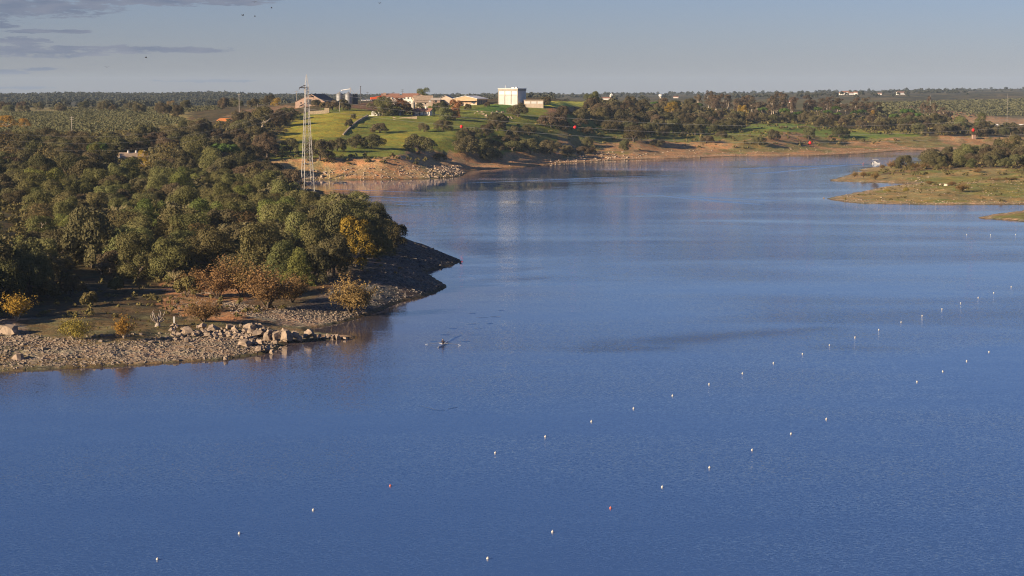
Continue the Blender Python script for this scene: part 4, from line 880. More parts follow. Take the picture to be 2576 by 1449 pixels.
# ------------------------------------------------------------------ dead wood, post
def branches(b, p, d, l, r, lvl, rng, spread=.7, kids=3):
    q = p + d * l; mid = p + d * l * .5 + Vector((rng.uniform(-1, 1), rng.uniform(-1, 1), rng.uniform(-.5, 1))) * l * .12
    b.tube([p, mid, q], [r, r * .8, r * .55], 5)
    if lvl <= 0: return
    for k in range(kids):
        e = (d + Vector((rng.uniform(-1, 1), rng.uniform(-1, 1), rng.uniform(-.6, .9))) * spread).normalized(); branches(b, mid if k == 0 else q, e, l * rng.uniform(.6, .85), r * .55, lvl - 1, rng, spread, kids)
def stump():
    rng = random.Random(5); X, Y, Z = hit(396, 822); t = empty('root_stump', (X, Y, Z), 0, 'bleached upturned tree stump with roots in the air', 'tree stump'); b = MB()
    b.tube([(0, 0, -.1), (.1, .1, .5), (.05, 0, 1.0)], [.55, .42, .35], 9); b.obj('stump_body', M['deadwood'], t)
    for k in range(13):
        a = k * .483 + rng.uniform(-.2, .2); r = MB(); l = rng.uniform(.9, 1.7); up = rng.uniform(.2, 1.3); c, s = math.cos(a), math.sin(a)
        r.tube([(0, 0, .7), (c * l * .5, s * l * .5, .8 + up * .5), (c * l * .8, s * l * .8, .9 + up * 1.2), (c * l * .75 + rng.uniform(-.3, .3), s * l * .8, 1.1 + up * 1.5)], [.17, .13, .09, .04], 6); r.obj('root', M['deadwood'], t)
stump()
X, Y, Z = hit(438, 812)
set_props(MB().box((0, 0, .5), (.3, .24, 1.1)).box((0, 0, 1.08), (.24, .2, .08)).obj('boundary_post', M['white'], None, False, (X, Y, Z), .2), 'short white stone post right of the bleached stump', 'post')
def bare_tree(x, y, hpx, mat, label, seed, D=None):
    X, Y, Z = hit(x, y) if D is None else (*at(x, y, D)[:2], 0); Z = float(gz(X, Y)); s = hpx * Y / F / 3.3; rng = random.Random(seed); t = empty('bare_tree', (X, Y, Z), rng.uniform(0, 6), label, 'tree', None, (s, s, s))
    b = MB(); b.tube([(0, 0, -.1), (.05, 0, .5), (0, .05, 1.0)], [.13, .10, .08], 6); b.obj('trunk', mat, t)
    for k in range(6):
        c = MB(); a = k * 1.05; branches(c, Vector((0, .03, .7 + .05 * k)), Vector((math.cos(a) * .8, math.sin(a) * .8, .8)).normalized(), .85, .055, 3, rng, .8, 3); c.obj('limb', mat, t)
bare_tree(292, 566, 66, M['lichen'], 'pale leafless tree covered in lichen, amid the green wood', 3)
bare_tree(440, 715, 44, M['lichen'], 'low leafless bush left of the big rust bushes', 7)
bare_tree(255, 690, 40, M['deadwood'], 'grey dead branches under the big oak by the shaded hollow', 9)
bare_tree(830, 455, 40, M['lichen'], 'bleached dead tree at the water on the far bank', 12, 968)
for x, y, l, a, lab in ((410, 733, 8, .1, 'long bleached log lying at the top of the shaded hollow'), (520, 742, 5, -.3, 'bleached fallen branch above the orange slope'), (900, 655, 7, .4, 'fallen branch under the yellow autumn tree')):
    X, Y, Z = hit(x, y); b = MB(); b.tube([(-l / 2, 0, .2), (0, .2, .35), (l / 2, -.1, .25)], [.13, .09, .03], 6); b.tube([(0, .2, .3), (l * .2, .9, .7)], [.06, .03], 5); b.tube([(-l * .2, 0, .25), (-l * .35, -.8, .5)], [.06, .02], 5); set_props(b.obj('fallen_log', M['deadwood'], None, False, (X, Y, Z), a), lab, 'log')

# ------------------------------------------------------------------ buildings
def place(x, y, D):
    X, Y, Z = at(x, y, D); return X, Y, Z
class House:
    """a building whose local x runs along its front, y goes back, z up; made of named parts"""
    def __init__(s, name, label, cat, x, y, D, rz=0.0, group=None):
        X, Y, Z = place(x, y, D) if D else hit(x, y); D = Y; g = float(gz(X, Y)); s.sink = max(Z - g, 0) + 1.5; s.k = D / F
        s.t = empty(name, (X, Y, Z), rz, label, cat, group)
    def wall(s, w, d, h, mat, x=0, y=0, name='wall'): MB().box((x, y + d / 2, h / 2 - s.sink / 2), (w, d, h + s.sink)).obj(name, mat, s.t)
    def gable_wall(s, w, d, e, r, mat, x=0, y=0, off=0.0, name='wall'):
        """gable ends face front and back"""
        b = MB(); z0 = -s.sink; pf = [(x - w / 2, z0), (x + w / 2, z0), (x + w / 2, e), (x + off, r), (x - w / 2, e)]
        b.add([(p, y, z) for p, z in pf] + [(p, y + d, z) for p, z in pf], [(0, 1, 2, 3, 4), (9, 8, 7, 6, 5)] + [(i, (i + 5), (i + 1) % 5 + 5, (i + 1) % 5) for i in range(5)]); b.obj(name, mat, s.t)
    def gable_roof(s, w, d, e, r, mat, x=0, y=0, off=0.0, over=.5, th=.25):
        for sg in (-1, 1):
            b = MB(); ex = x + sg * (w / 2 + over); de = (r - e) * over / (w / 2 - sg * off) ; ze = e - de
            b.hexa([(x + off, y - over, r + .02), (ex, y - over, ze + .02), (ex, y + d + over, ze + .02), (x + off, y + d + over, r + .02), (x + off, y - over, r + th), (ex, y - over, ze + th), (ex, y + d + over, ze + th), (x + off, y + d + over, r + th)])
            b.obj('roof_slope', mat, s.t)
    def long_roof(s, w, d, e, r, mat, x=0, y=0, over=.5, th=.22):
        """ridge runs along the front"""
        for sg in (-1, 1):
            b = MB(); yr = y + d / 2; ye = yr + sg * (d / 2 + over); ze = e - (r - e) * over / (d / 2); xa, xb = x - w / 2 - over, x + w / 2 + over
            b.hexa([(xa, yr, r), (xb, yr, r), (xb, ye, ze), (xa, ye, ze), (xa, yr, r + th), (xb, yr, r + th), (xb, ye, ze + th), (xa, ye, ze + th)]); b.obj('roof_slope', mat, s.t)
        b = MB()
        for xs in (x - w / 2, x + w / 2): b.add([(xs, y, e), (xs, y + d, e), (xs, y + d / 2, r)], [(0, 1, 2)])
        b.obj('gable', M['cream'], s.t)
    def win(s, x, z, w, h, mat=None, y=-.06, frame=None, name='window'):
        o = MB().box((x, y, z), (w, .08, h)).obj(name, mat or M['glass'], s.t)
        if frame:
            b = MB()
            for sx in (-1, 1): b.box((x + sx * (w / 2 + .06), y - .03, z), (.12, .14, h + .24))
            for sz in (-1, 1): b.box((x, y - .03, z + sz * (h / 2 + .06)), (w, .14, .12))
            b.obj('frame', frame, o)
        return o
    def box(s, name, c, d, mat, rz=0): return MB().box(c, d, rz).obj(name, mat, s.t)

def brick_barn():
    h = House('brick_barn', 'long pinkish brick barn with a shaded roof and open doorway', 'barn', 780, 264, 1370, rad(-14)); w = 21.4
    h.gable_wall(w, 26, 2.2, 7.4, M['brick'], off=.8); h.gable_roof(w, 26, 2.2, 7.4, M['shaderoof'], off=.8, over=.4)  # dark roof colour carries the shade of the right-hand slope
    h.win(-.6, 2.1, 3.6, 3.6, M['dark'], name='doorway', frame=M['cream']); h.win(5.6, 2.3, 1.0, 1.2, M['dark']); h.win(-6.5, 1.4, 1.0, 1.0, M['dark'])
    h.box('eave_board', (6.2, -.3, 3.9), (.4, .2, .4), M['shaderoof'])
brick_barn()
def silo(x, y, dia, eave, label):
    X, Y, Z = at(x, y, 1405); t = empty('grain_silo', (X, Y, Z), 0, label, 'silo', 'steel grain silos'); r = dia / 2
    MB().lathe([(r, -2), (r, eave)], 24).obj('barrel', M['silo'], t, False); MB().lathe([(r + .15, eave), (.35, eave + r * .62), (.3, eave + r * .62 + .4)], 24).obj('cone_roof', M['silo'], t)
    for k in range(6): MB().lathe([(r + .05, eave * k / 6 + .3), (r + .05, eave * k / 6 + .42)], 24).obj('hoop', M['steel'], t)
    b = MB(); b.tube([(-r - .1, -.4, 0), (-r - .1, -.4, eave)], .06, 4); b.tube([(-r - .1, .1, 0), (-r - .1, .1, eave)], .06, 4); b.obj('ladder', M['steel'], t)
silo(854.5, 258, 4.6, 5.9, 'left-hand steel grain silo with a conical roof'); silo(876.5, 259, 4.9, 6.1, 'right-hand steel grain silo with a conical roof')
def elevator():
    X, Y, Z = at(881, 258, 1408); t = empty('grain_elevator', (X, Y, Z), 0, 'grain elevator leg with a slanting conveyor above the silos', 'elevator')
    b = MB(); b.box((0, 1.5, 4.9), (.7, .7, 10)); b.obj('leg', M['steel'], t); MB().box((0, 1.5, 10.1), (1.1, 1.0, .9)).obj('head', M['steel'], t)
    MB().tube([(.2, 1.4, 9.6), (-6.0, 1.2, 8.6)], .34, 6).obj('conveyor', M['sheet'], t); MB().tube([(.3, 1.2, 9.8), (2.6, 1, 6.6)], .2, 6).obj('spout', M['steel'], t); MB().box((-6.2, 1.2, 8.5), (.8, .7, .8)).obj('drop_box', M['sheet'], t)
elevator()
h = House('feed_bin', 'dark square feed bin right of the steel silos', 'bin', 893.5, 255, 1408, .1); h.wall(3.8, 3.4, 5.2, M['blackbin']); h.box('rim', (0, 1.7, 5.25), (4.1, 3.7, .25), M['blackbin']); h.box('hatch', (.9, 1.7, 5.6), (1.0, 1.0, .5), M['steel']); h.box('band', (0, -.05, 2.6), (3.9, .1, .2), M['steel'])
X, Y, Z = at(907.5, 256, 1405); t = empty('dark_mast', (X, Y, Z), 0, 'tall thin dark mast with a slanting auger beside the feed bin', 'mast'); MB().tube([(0, 0, -1.5), (0, 0, 10.8)], [.26, .22], 8).obj('shaft', M['darkpole'], t); MB().tube([(-.1, 0, 9.0), (-4.6, .2, 5.0)], .09, 5).obj('auger', M['steel'], t); MB().lathe([(.36, 10.5), (.36, 11.0)], 8).obj('cap', M['darkpole'], t)
def trailer():
    X, Y, Z = at(944, 252.8, 1395); t = empty('tipper_trailer', (X, Y, Z), rad(14), 'bright orange tipping trailer parked at the farmyard', 'trailer')
    b = MB(); b.hexa([(-3.2, -1, .7), (2.4, -1, 1.1), (2.4, 1, 1.1), (-3.2, 1, .7), (-3.3, -1.1, 2.1), (2.9, -1.1, 3.0), (2.9, 1.1, 3.0), (-3.3, 1.1, 2.1)]); b.obj('tipping_body', M['orange'], t)
    MB().box((0, 0, .7), (6, .8, .2)).obj('chassis', M['darkpole'], t); MB().lathe([(.2, 1.2), (.95, 1.6), (1.1, 2.4), (.9, 3.1), (.2, 3.4)], 12, (3.4, 0, 0)).obj('drum', M['red'], t)
    for x in (-2, -.8, 2.2):
        for y in (-.9, .9): wv = MB().lathe([(.15, -.15), (.5, -.15), (.5, .15), (.15, .15)], 12).obj('wheel', M['darkpole'], t, True, (x, y, .5)); wv.rotation_euler = (math.pi / 2, 0, 0)
trailer()
def car(x, y, D, rz, mat, label):
    X, Y, Z = at(x, y, D); t = empty('parked_car', (X, Y, Z), rz, label, 'car', 'cars parked at the farm')
    MB().hexa([(-2, -.85, .3), (2, -.85, .3), (2, .85, .3), (-2, .85, .3), (-2.05, -.85, .95), (2.05, -.85, .85), (2.05, .85, .85), (-2.05, .85, .95)]).obj('body', mat, t)
    MB().hexa([(-1.7, -.8, .92), (1.0, -.8, .88), (1.0, .8, .88), (-1.7, .8, .92), (-1.3, -.65, 1.5), (.4, -.65, 1.5), (.4, .65, 1.5), (-1.3, .65, 1.5)]).obj('cabin', M['glass'], t)
    for a in (-1.3, 1.3):
        for s in (-.85, .85): w_ = MB().lathe([(.1, -.1), (.33, -.1), (.33, .1), (.1, .1)], 10).obj('wheel', M['darkpole'], t, True, (a, s, .33)); w_.rotation_euler = (math.pi / 2, 0, 0)
car(917, 254.5, 1395, .2, M['white'], 'white car parked left of the orange trailer'); car(928, 254, 1400, -.1, M['steel'], 'silver car right beside the orange trailer')
# farm buildings with tiled roofs
h = House('farm_building', 'cream farm building with a terracotta roof right of the orange trailer', 'building', 982, 252, 1440, rad(4)); h.wall(12.4, 8, 2.6, M['cream']); h.long_roof(12.4, 8, 2.6, 4.6, M['terracotta']); h.box('chimney', (-4.0, 2.4, 4.3), (2.2, 1.2, 2.0), M['brick'])
for q in (-4.5, -1.5, 1.6, 4.6): h.win(q, 1.4, 1.0, 1.1, None, frame=M['white'])
h = House('farm_building', 'long white farm building with a red tiled roof under the big round tree', 'building', 1031, 252, 1440, rad(-3)); h.wall(10.5, 8, 2.7, M['white']); h.long_roof(10.5, 8, 2.7, 4.7, M['terracotta'])
for q in (-3.8, -1.2, 1.5, 4.0): h.win(q, 1.5, .9, 1.1, None, frame=M['cream'])
h = House('gabled_farmhouse', 'pale gabled farm building with one attic window', 'building', 1056, 253.5, 1430, rad(8)); h.gable_wall(9.6, 9, 2.7, 4.7, M['cream']); h.gable_roof(9.6, 9, 2.7, 4.7, M['terracotta']); h.win(0, 3.5, .9, .9, M['dark'], frame=M['white']); h.win(-2.4, 1.3, 1.0, 1.2, None, frame=M['white']); h.win(2.2, 1.2, 1.0, 2.1, M['dark'], name='door')
h = House('farm_shed', 'low shed with a broad brown roof below the gabled building', 'shed', 1066, 259, 1410, rad(10)); h.wall(13, 8, 2.4, M['cream']); h.long_roof(13, 8, 2.4, 5.0, M['tanroof'])
for q in (-4.5, -2.2, 0.2): h.win(q, 1.2, 1.3, 1.5, M['dark'], name='opening')
h.win(3.8, 1.2, 2.2, 1.3, M['white'], name='shutter')
h = House('farm_shed', 'white shed with a reddish roof behind the red-brown tree', 'shed', 1004, 254, 1405, rad(5)); h.wall(7, 5, 2.4, M['white']); h.long_roof(7, 5, 2.4, 3.8, M['terracotta']); h.win(-1.5, 1.2, 1, 1.1); h.win(1.6, 1.1, 1.2, 1.9, M['dark'], name='door')
h = House('farm_shed', 'brick lean-to tucked against the grey-beige hall', 'shed', 1096, 259, 1400, rad(-4)); h.wall(6, 5, 2.2, M['brick']); h.long_roof(6, 5, 2.2, 3.4, M['greyroof']); h.win(0, 1.1, 1.6, 1.6, M['dark'], name='doorway')
h = House('farm_shed', 'small lean-to with a yellowish roof in front of the brown shed', 'shed', 1062, 264, 1385, rad(6)); h.wall(8.5, 5, 1.9, M['cream']); h.long_roof(8.5, 5, 1.9, 2.9, M['tanroof']); h.win(-1, .9, 1.2, 1.2, M['dark']); h.win(2.2, .9, 1.0, 1.0, M['dark'])
h = House('machine_hall', 'wide farm hall with a grey-beige roof between the sheds and the warehouse', 'barn', 1120, 261, 1420, rad(-5)); h.gable_wall(15.5, 20, 2.3, 5.8, M['cream']); h.gable_roof(15.5, 20, 2.3, 5.8, M['greyroof']); h.win(-2.5, 1.3, 3.4, 2.6, M['dark'], name='doorway'); h.win(4.2, 1.4, 2.0, 1.5, M['dark'])
def warehouse():
    h = House('ochre_warehouse', 'ochre warehouse with a shallow gable and light roof sheets', 'warehouse', 1170, 266.5, 1400, rad(-18)); w = 17.5
    h.gable_wall(w, 24, 5.0, 6.9, M['tanwall']); h.gable_roof(w, 24, 5.0, 6.9, M['sheet'], over=.35)
    h.box('plinth', (0, -.1, .7), (w + .1, .25, 1.8), M['cream']); h.box('canopy', (1, -1.2, 3.6), (14, 2.2, .2), M['tanwall'])
    for q in (-6.6, -4.2, -1.8, .8, 3.4): h.win(q, 2.5, 1.7, 1.4, M['brick'], name='panel')
    h.win(6.2, 2.7, 3.0, 1.2, M['glass']); h.win(6.6, 1.1, 1.6, 2.0, M['dark'], name='door')
    for k in range(6): h.box('dark_side_panel', (w / 2 + .06, 2.4 + k * 3.7, 2.4), (.1, 2.9, 3.2), M['blackbin'])  # row of near-black panels along the right-hand side
    for k in range(4): h.box('skylight', (4.2, 3 + k * 5.6, 6.42), (4.6, 1.6, .12), M['white']).rotation_euler = (0, 0.212, 0)
warehouse()
def tower():
    h = House('grain_tower', 'tall white block-shaped grain tower with beige fascia and ribbed panels', 'tower', 1278, 262.5, 1400, rad(-24)); w, d, H_ = 14.6, 14.5, 10.6; zt = H_
    h.wall(w, d, H_, M['white']); h.box('fascia', (0, d / 2, zt - .55), (w + .5, d + .5, 1.5), M['fascia']); h.box('parapet', (0, d / 2, zt + .38), (w + .9, d + .9, .34), M['white'])
    for k in range(4): h.box('pilaster', (-w / 2 + k * w / 3, -.14, (zt - 1.4) / 2), (.42, .34, zt - 1.4), M['fascia'])
    for k in range(3): h.box('panel', (-w / 3 + k * w / 3, -.06, zt - 2.7), (w / 3 - .5, .16, 2.2), M['white']); h.box('strip', (-w / 3 + k * w / 3, -.07, zt - 4.15), (w / 3 - .45, .16, .34), M['brickred']); 
    for k in range(3):
        for j in range(7): h.box('rib', (-w / 3 + k * w / 3 + (j - 3) * .62, -.1, (zt - 4.6) / 2), (.30, .2, zt - 4.6), M['white'])
    for j in range(8): h.box('side_rib', (w / 2 + .1, 1 + j * 1.65, (zt - 1.5) / 2), (.22, .4, zt - 1.5), M['white'])
    h.box('side_door', (w / 2 + .06, 9.5, 1.2), (.1, 1.8, 2.6), M['dark'])
    b = MB(); b.tube([(-3.4, 3, zt), (-3.4, 3, zt + 2.7), (-3.1, 3, zt + 2.9), (-2.8, 3, zt + 2.7)], .17, 7); b.obj('vent_pipe', M['steel'], h.t)
    h.box('roof_unit', (2.2, 4, zt + .9), (2.0, 1.6, .8), M['white']); h.box('roof_unit', (4.6, 4, zt + 1.0), (1.5, 1.6, 1.0), M['white'])
tower()
h = House('low_store', 'long low cream store building right of the white tower', 'building', 1343, 262, 1392, rad(2)); h.wall(13.2, 6, 2.8, M['cream']); h.box('roof_slab', (0, 3, 2.9), (13.8, 6.8, .3), M['tanroof'])
for q in (-4.4, 0, 4.4): h.win(q, 1.1, 3.6, 1.6, M['white'], name='panel')
def farmhouse():
    h = House('farmhouse', 'white farmhouse with dark tiled roof, pillared porch and chimney', 'house', 1060, 290.5, 1290, rad(-28)); w = 12.5
    h.wall(w, 6.5, 2.9, M['white']); h.long_roof(w, 6.5, 2.9, 4.5, M['terracotta'], over=.7); h.box('chimney', (2.2, 2.4, 4.9), (.8, .8, 1.8), M['white'])
    h.box('porch_roof', (-3.4, -1.7, 2.8), (6.2, 3.4, .22), M['terracotta'])
    for q in (-6.2, -4.3, -2.4, -.6): h.box('pillar', (q, -3.2, 1.3), (.32, .32, 2.7), M['white'])
    h.box('porch_floor', (-3.4, -1.7, -.1), (6.4, 3.5, .3), M['cream'])
    for q in (2.0, 3.6, 5.2): h.win(q, 1.4, 1.0, 1.9, None, frame=M['white'])
    h.win(-1.4, 1.2, 1.0, 2.2, M['dark'], name='door'); h.win(-4.4, 1.5, 1.1, 1.2, None, frame=M['white'])
    h.box('plinth', (0, -.06, .2), (w + .1, .15, .6), M['fascia'])
farmhouse()
h = House('farmhouse_wing', 'low wing with a red tiled roof left of the farmhouse', 'house', 990, 291, 1285, rad(-18)); h.wall(8.5, 5, 2.3, M['white']); h.long_roof(8.5, 5, 2.3, 3.8, M['terracotta'], over=.6)
for q in (-2.8, -.6, 1.8): h.win(q, 1.2, 1.1, 1.4, None, frame=M['cream'])
h.win(3.3, 1.1, .9, 2.0, M['dark'], name='door')
h = House('white_annex', 'small bright white annex with a stepped parapet at the driveway', 'house', 945, 293, 1280, rad(-8)); h.wall(5.4, 4, 2.5, M['white']); h.box('parapet', (-1.4, 2, 2.8), (2.2, 3.6, .7), M['white']); h.win(-.4, 1.3, .8, .8, M['dark'], frame=M['cream']); h.win(1.5, 1.0, .9, 1.9, M['dark'], name='door'); h.box('side_wall', (-3.6, .5, .4), (1.8, .3, .9), M['white'])
X, Y, Z = at(1039.5, 268, 1340); t = empty('water_cistern', (X, Y, Z), 0, 'round grey domed cistern behind the farmhouse', 'tank'); MB().lathe([(1.25, -2), (1.25, 2.0)], 16).obj('drum', M['fascia'], t); MB().lathe([(1.25, 2.0), (1.1, 2.6), (.7, 3.1), (.15, 3.3)], 16).obj('dome', M['fascia'], t, True)
def garden_wall(name, pts, hgt, D, mat, label, th=.5):
    P = [at(x, y, D if not callable(D) else D(x)) for x, y in pts]; t = empty(name, P[0], 0, label, 'wall'); t['kind'] = 'thing'; o = Vector(P[0])
    for a, b in zip(P, P[1:]):
        a, b = Vector(a) - o, Vector(b) - o; d = Vector((b.x - a.x, b.y - a.y, 0)); n_ = Vector((-d.y, d.x, 0)).normalized() * th / 2
        MB().hexa([a - n_ - Vector((0, 0, 2)), b - n_ - Vector((0, 0, 2)), b + n_ - Vector((0, 0, 2)), a + n_ - Vector((0, 0, 2)), a - n_ + Vector((0, 0, hgt)), b - n_ + Vector((0, 0, hgt)), b + n_ + Vector((0, 0, hgt)), a + n_ + Vector((0, 0, hgt))]).obj('wall_section', mat, t)
    return t
t = garden_wall('field_wall', [(776, 287.5), (800, 286), (824, 283.5)], 1.9, lambda x: 1290, M['stonewall'], 'long yellowish masonry wall at the top of the flowering field'); MB().box((Vector(at(822.5, 282, 1296)) - t.location) + Vector((0, 0, 1)), (3.1, 3, 3.2)).obj('pump_house', M['stonewall'], t)
garden_wall('terrace_wall', [(988, 300), (1000, 304), (1012, 302), (1030, 301), (1049, 299)], 1.7, lambda x: 1262, M['stonewall'], 'curved stone terrace wall below the farmhouse', .8)
garden_wall('garden_steps', [(990, 303), (1003, 308), (1022, 309)], .8, lambda x: 1250, M['cream'], 'low pale wall stepping down in front of the terrace', .8)
garden_wall('driveway_wall', [(925, 295), (955, 295.5), (985, 295)], .5, lambda x: 1272, M['fascia'], 'low grey kerb wall along the drive by the annex')
# the rough stone wall between the two fields
garden_wall('field_hedge_wall', [(863, 341), (873, 330), (885, 318), (900, 306), (925, 292)], .9, lambda x: {863: 1130, 873: 1160, 885: 1190, 900: 1225, 925: 1265}[x], M['stonewall'], 'old dark stone wall climbing between the two fields', .9)
h = House('orange_hut', 'small hut with a vivid orange tiled roof among the oaks', 'hut', 556, 311, 1225, rad(-20)); h.wall(6.2, 5, 1.4, M['cream']); b = MB(); b.hexa([(-3.6, -.8, 1.2), (3.6, -.8, 1.2), (3.6, 5.4, 3.1), (-3.6, 5.4, 3.1), (-3.6, -.8, 1.4), (3.6, -.8, 1.4), (3.6, 5.4, 3.3), (-3.6, 5.4, 3.3)]); b.obj('roof_slope', plain('orange_tiles', (.55, .19, .05), .9, .2, 1.2), h.t); h.win(1, .6, .9, .9, M['dark'])
h = House('wood_cottage', 'white cottage roof and chimneys showing above the wood', 'house', 340, 409, 905, rad(25)); h.wall(12, 6, 2.6, M['white']); h.long_roof(12, 6, 2.6, 4.4, M['tanroof'])
for cx_ in (-2.4, 1.2, 5.0): h.box('chimney', (cx_, 2.6, 4.6), (.7, .7, 1.6), M['white'])
h.win(-3, 1.4, 1, 1.2, None, frame=M['cream']); h.win(1, 1.4, 1, 1.2, None, frame=M['cream'])
h = House('white_ruin', 'half-hidden white building with broken walls among the pines', 'building', 1588, 281, 1640, rad(6)); h.wall(18, 7, 3.8, M['white'])
for q in (-6.5, -4, -1.4, 2.0, 5.6): h.win(q, 1.9, 1.4, 2.2, M['dark'], name='opening')
h.box('wall_stub', (3.6, 3, 4.3), (1.2, 6, 1.2), M['white'])
h = House('brick_hut', 'small orange brick hut beside the track on the far shore', 'hut', 2451.5, 350.5, None, .15); h.wall(2.6, 2.6, 3.1, M['brick']); h.box('roof_slab', (0, 1.3, 3.2), (3.0, 3.0, .2), M['terracotta']); h.win(0, 1.2, .8, 1.8, M['brick'], name='door')
# far villages
def far_house(x, y, D, w, hh, label, roof=True, rz=0.0):
    h = House('far_house', label, 'house', x, y, D, rz, 'white houses on the far plain'); h.wall(w, w * .6, hh, M['white'])
    if roof: h.long_roof(w, w * .6, hh, hh * 1.45, M['terracotta'], over=.3)
    return h
far_house(1526, 254, 3000, 19, 4, 'long white house left of the far church tower'); far_house(1511, 255, 2960, 12, 2.4, 'low white house at the far left of the church group', False)
h = House('church_tower', 'slim white church tower far off on the plain', 'tower', 1539, 253, 3050, .2); h.wall(4.4, 4.4, 8.4, M['white']); h.box('belfry', (0, 2.2, 8.9), (3.4, 3.4, 1.2), M['white']); h.win(0, 7.0, 1.2, 1.8, M['dark'], name='bell_opening'); MB().lathe([(1.7, 9.5), (.9, 10.6), (.1, 11)], 10, (0, 2.2, 0)).obj('dome', M['white'], h.t, True)
X, Y, Z = at(1662, 251.5, 3500); t = empty('water_tower', (X, Y, Z), 0, 'white water tower with a wide bowl far off behind the trees', 'tower'); MB().lathe([(1.8, -3), (1.6, 5)], 12).obj('shaft', M['cream'], t); MB().lathe([(1.8, 5), (3.6, 7.0), (3.6, 9.2), (2.8, 9.7)], 16).obj('bowl', M['white'], t)
for i, (x, y, D, w, hh, lab) in enumerate([(2118, 238.5, 4000, 12, 4, 'leftmost white house of the hamlet on the right skyline'), (2128, 238, 4020, 14, 5, 'largest white house of the hamlet on the right skyline'), (2140, 238.6, 4000, 9, 3.4, 'low white house right in the skyline hamlet'), (2152, 238, 4050, 8, 4, 'rightmost white house of the skyline hamlet'), (2268, 238.5, 4100, 16, 4.5, 'lone white house right of the skyline hamlet'),
                                           (2213, 239, 4100, 8, 3, 'tiny white house between hamlet and lone house'), (1700, 249, 3600, 9, 3, 'small white house right of the water tower'), (1985, 262, 2500, 8, 3, 'tiny white house beyond the eucalyptus stand')]): far_house(x, y, D, w, hh, lab, True, random.uniform(-.4, .4))
def bridge():
    X, Y, Z = at(2500, 318, 2330); t = empty('road_bridge', (X, Y, 0), 0, 'low white road bridge crossing the water at the right', 'bridge'); L_ = 260; z = 2.6
    MB().box((L_ / 2 - 6, 0, z - .4), (L_, 7, .7)).obj('deck', M['fascia'], t)
    for k in range(26): MB().box((k * 10 + 1, -3.6, z + .5), (6.6, .3, 1.2)).obj('parapet_panel', M['white'], t)
    for k in range(12): MB().box((8 + k * 22, 0, .6), (1.6, 5, 3.4)).obj('pier', M['fascia'], t)
    MB().box((-5, -2, z - .6), (12, 5, 3.0)).obj('abutment', M['white'], t)
bridge()

# ------------------------------------------------------------------ power line
PD = 838.0
def pylon():
    X, Y, Z = at(774, 483, PD); Z = float(gz(X, Y)); yaw = rad(24); t = empty('lattice_pylon', (X, Y, Z), yaw, 'tall steel lattice pylon standing at the water behind the wooded point', 'pylon')
    top = at(768, 187, PD)[2] - Z; zs = [0, 4.2, 8.2, 12.0, 15.6, 19.0, 22.2, 25.2, 28.0, 30.6, 33.0, 35.2, 37.2, 39.0, 40.6, 42.0, 43.3, top - 5.2]
    half = lambda z: 2.3 - (2.3 - .72) * min(z / 38.0, 1) if z < 38 else .72
    cs = [(-1, -1), (1, -1), (1, 1), (-1, 1)]; P = lambda i, z: (cs[i % 4][0] * half(z), cs[i % 4][1] * half(z), z)
    zt = zs[-1]
    for i in range(4):
        b = MB(); b.tube([P(i, -1.0) if False else (P(i, 0)[0], P(i, 0)[1], -.8), P(i, 38.0), P(i, zt)], [.125, .095, .08], 4); b.obj('leg', M['pylonsteel'], t); bar('peak_leg', t, P(i, zt), (0, 0, top), .10)
        MB().box((P(i, 0)[0], P(i, 0)[1], -.2), (1.1, 1.1, .9)).obj('footing', M['fascia'], t)
    for k in range(len(zs) - 1):
        a, b_ = zs[k], zs[k + 1]
        for i in range(4):
            bar('brace', t, P(i, a), P(i + 1, b_), .09); bar('brace', t, P(i + 1, a), P(i, b_), .09)
            if k in (3, 6, 9, 12, 15): bar('strut', t, P(i, a), P(i + 1, a), .13)
    for i in range(4): bar('strut', t, P(i, zt), P(i + 1, zt), .11); bar('brace', t, P(i, zt + 2.2) if False else (cs[i][0] * .4, cs[i][1] * .4, zt + 2.3), (cs[(i + 1) % 4][0] * .4, cs[(i + 1) % 4][1] * .4, zt + 2.3), .08)
    arms = [(zt - .4, -1), (zt - 4.2, 1), (zt - 8.0, -1)]; tips = []
    for z, s in arms:
        a = MB(); tip = (s * 3.1, 0, z + .1)
        for q in (-1, 1): a.tube([(s * .7, q * .7, z), tip], .2, 4); a.tube([(s * .7, q * .7, z + 1.1), tip], .12, 4)
        a.tube([(s * 1.6, -.4, z + .05), (s * 1.6, .4, z + .05)], .06, 4); arm = a.obj('cross_arm', M['darkpole'], t)
        ins = MB().lathe([(.05, 0), (.16, -.12), (.06, -.24), (.16, -.36), (.06, -.48), (.16, -.60), (.05, -.75)], 8, tip).obj('insulator', M['darkpole'], arm)
        m = Matrix.Translation((X, Y, Z)) @ Matrix.Rotation(yaw, 4, 'Z'); tips.append(m @ Vector((tip[0], tip[1], tip[2] - .8)))
    return tips
TIPS = pylon()
def wire(a, b, low, lowx, label, r=.034, n=60):
    """a hanging conductor: a parabola through a and b that is lowest (height low) at X = lowx"""
    a, b = Vector(a), Vector(b); kx = (a.z - low) / (a.x - lowx) ** 2; kb = (b.z - low) / max((b.x - lowx) ** 2, 1e-6); pts = []
    for i in range(n + 1):
        f = i / n; x = a.x + (b.x - a.x) * f; y = a.y + (b.y - a.y) * f; k = kx if (x - lowx) * (a.x - lowx) > 0 else kb; pts.append((x, y, low + k * (x - lowx) ** 2))
    set_props(MB().tube(pts, r, 4).obj('power_wire', M['wire'], None, True), label, 'cable', 'wires of the power line'); return lambda xx: Vector((xx, a.y + (b.y - a.y) * (xx - a.x) / (b.x - a.x), low + (kx if (xx - lowx) * (a.x - lowx) > 0 else kb) * (xx - lowx) ** 2))
WD = 850
lowA, lowB, lowC = (at(2030, y, WD)[2] for y in (317.5, 340, 359)); LX = at(2030, 317, WD)[0]
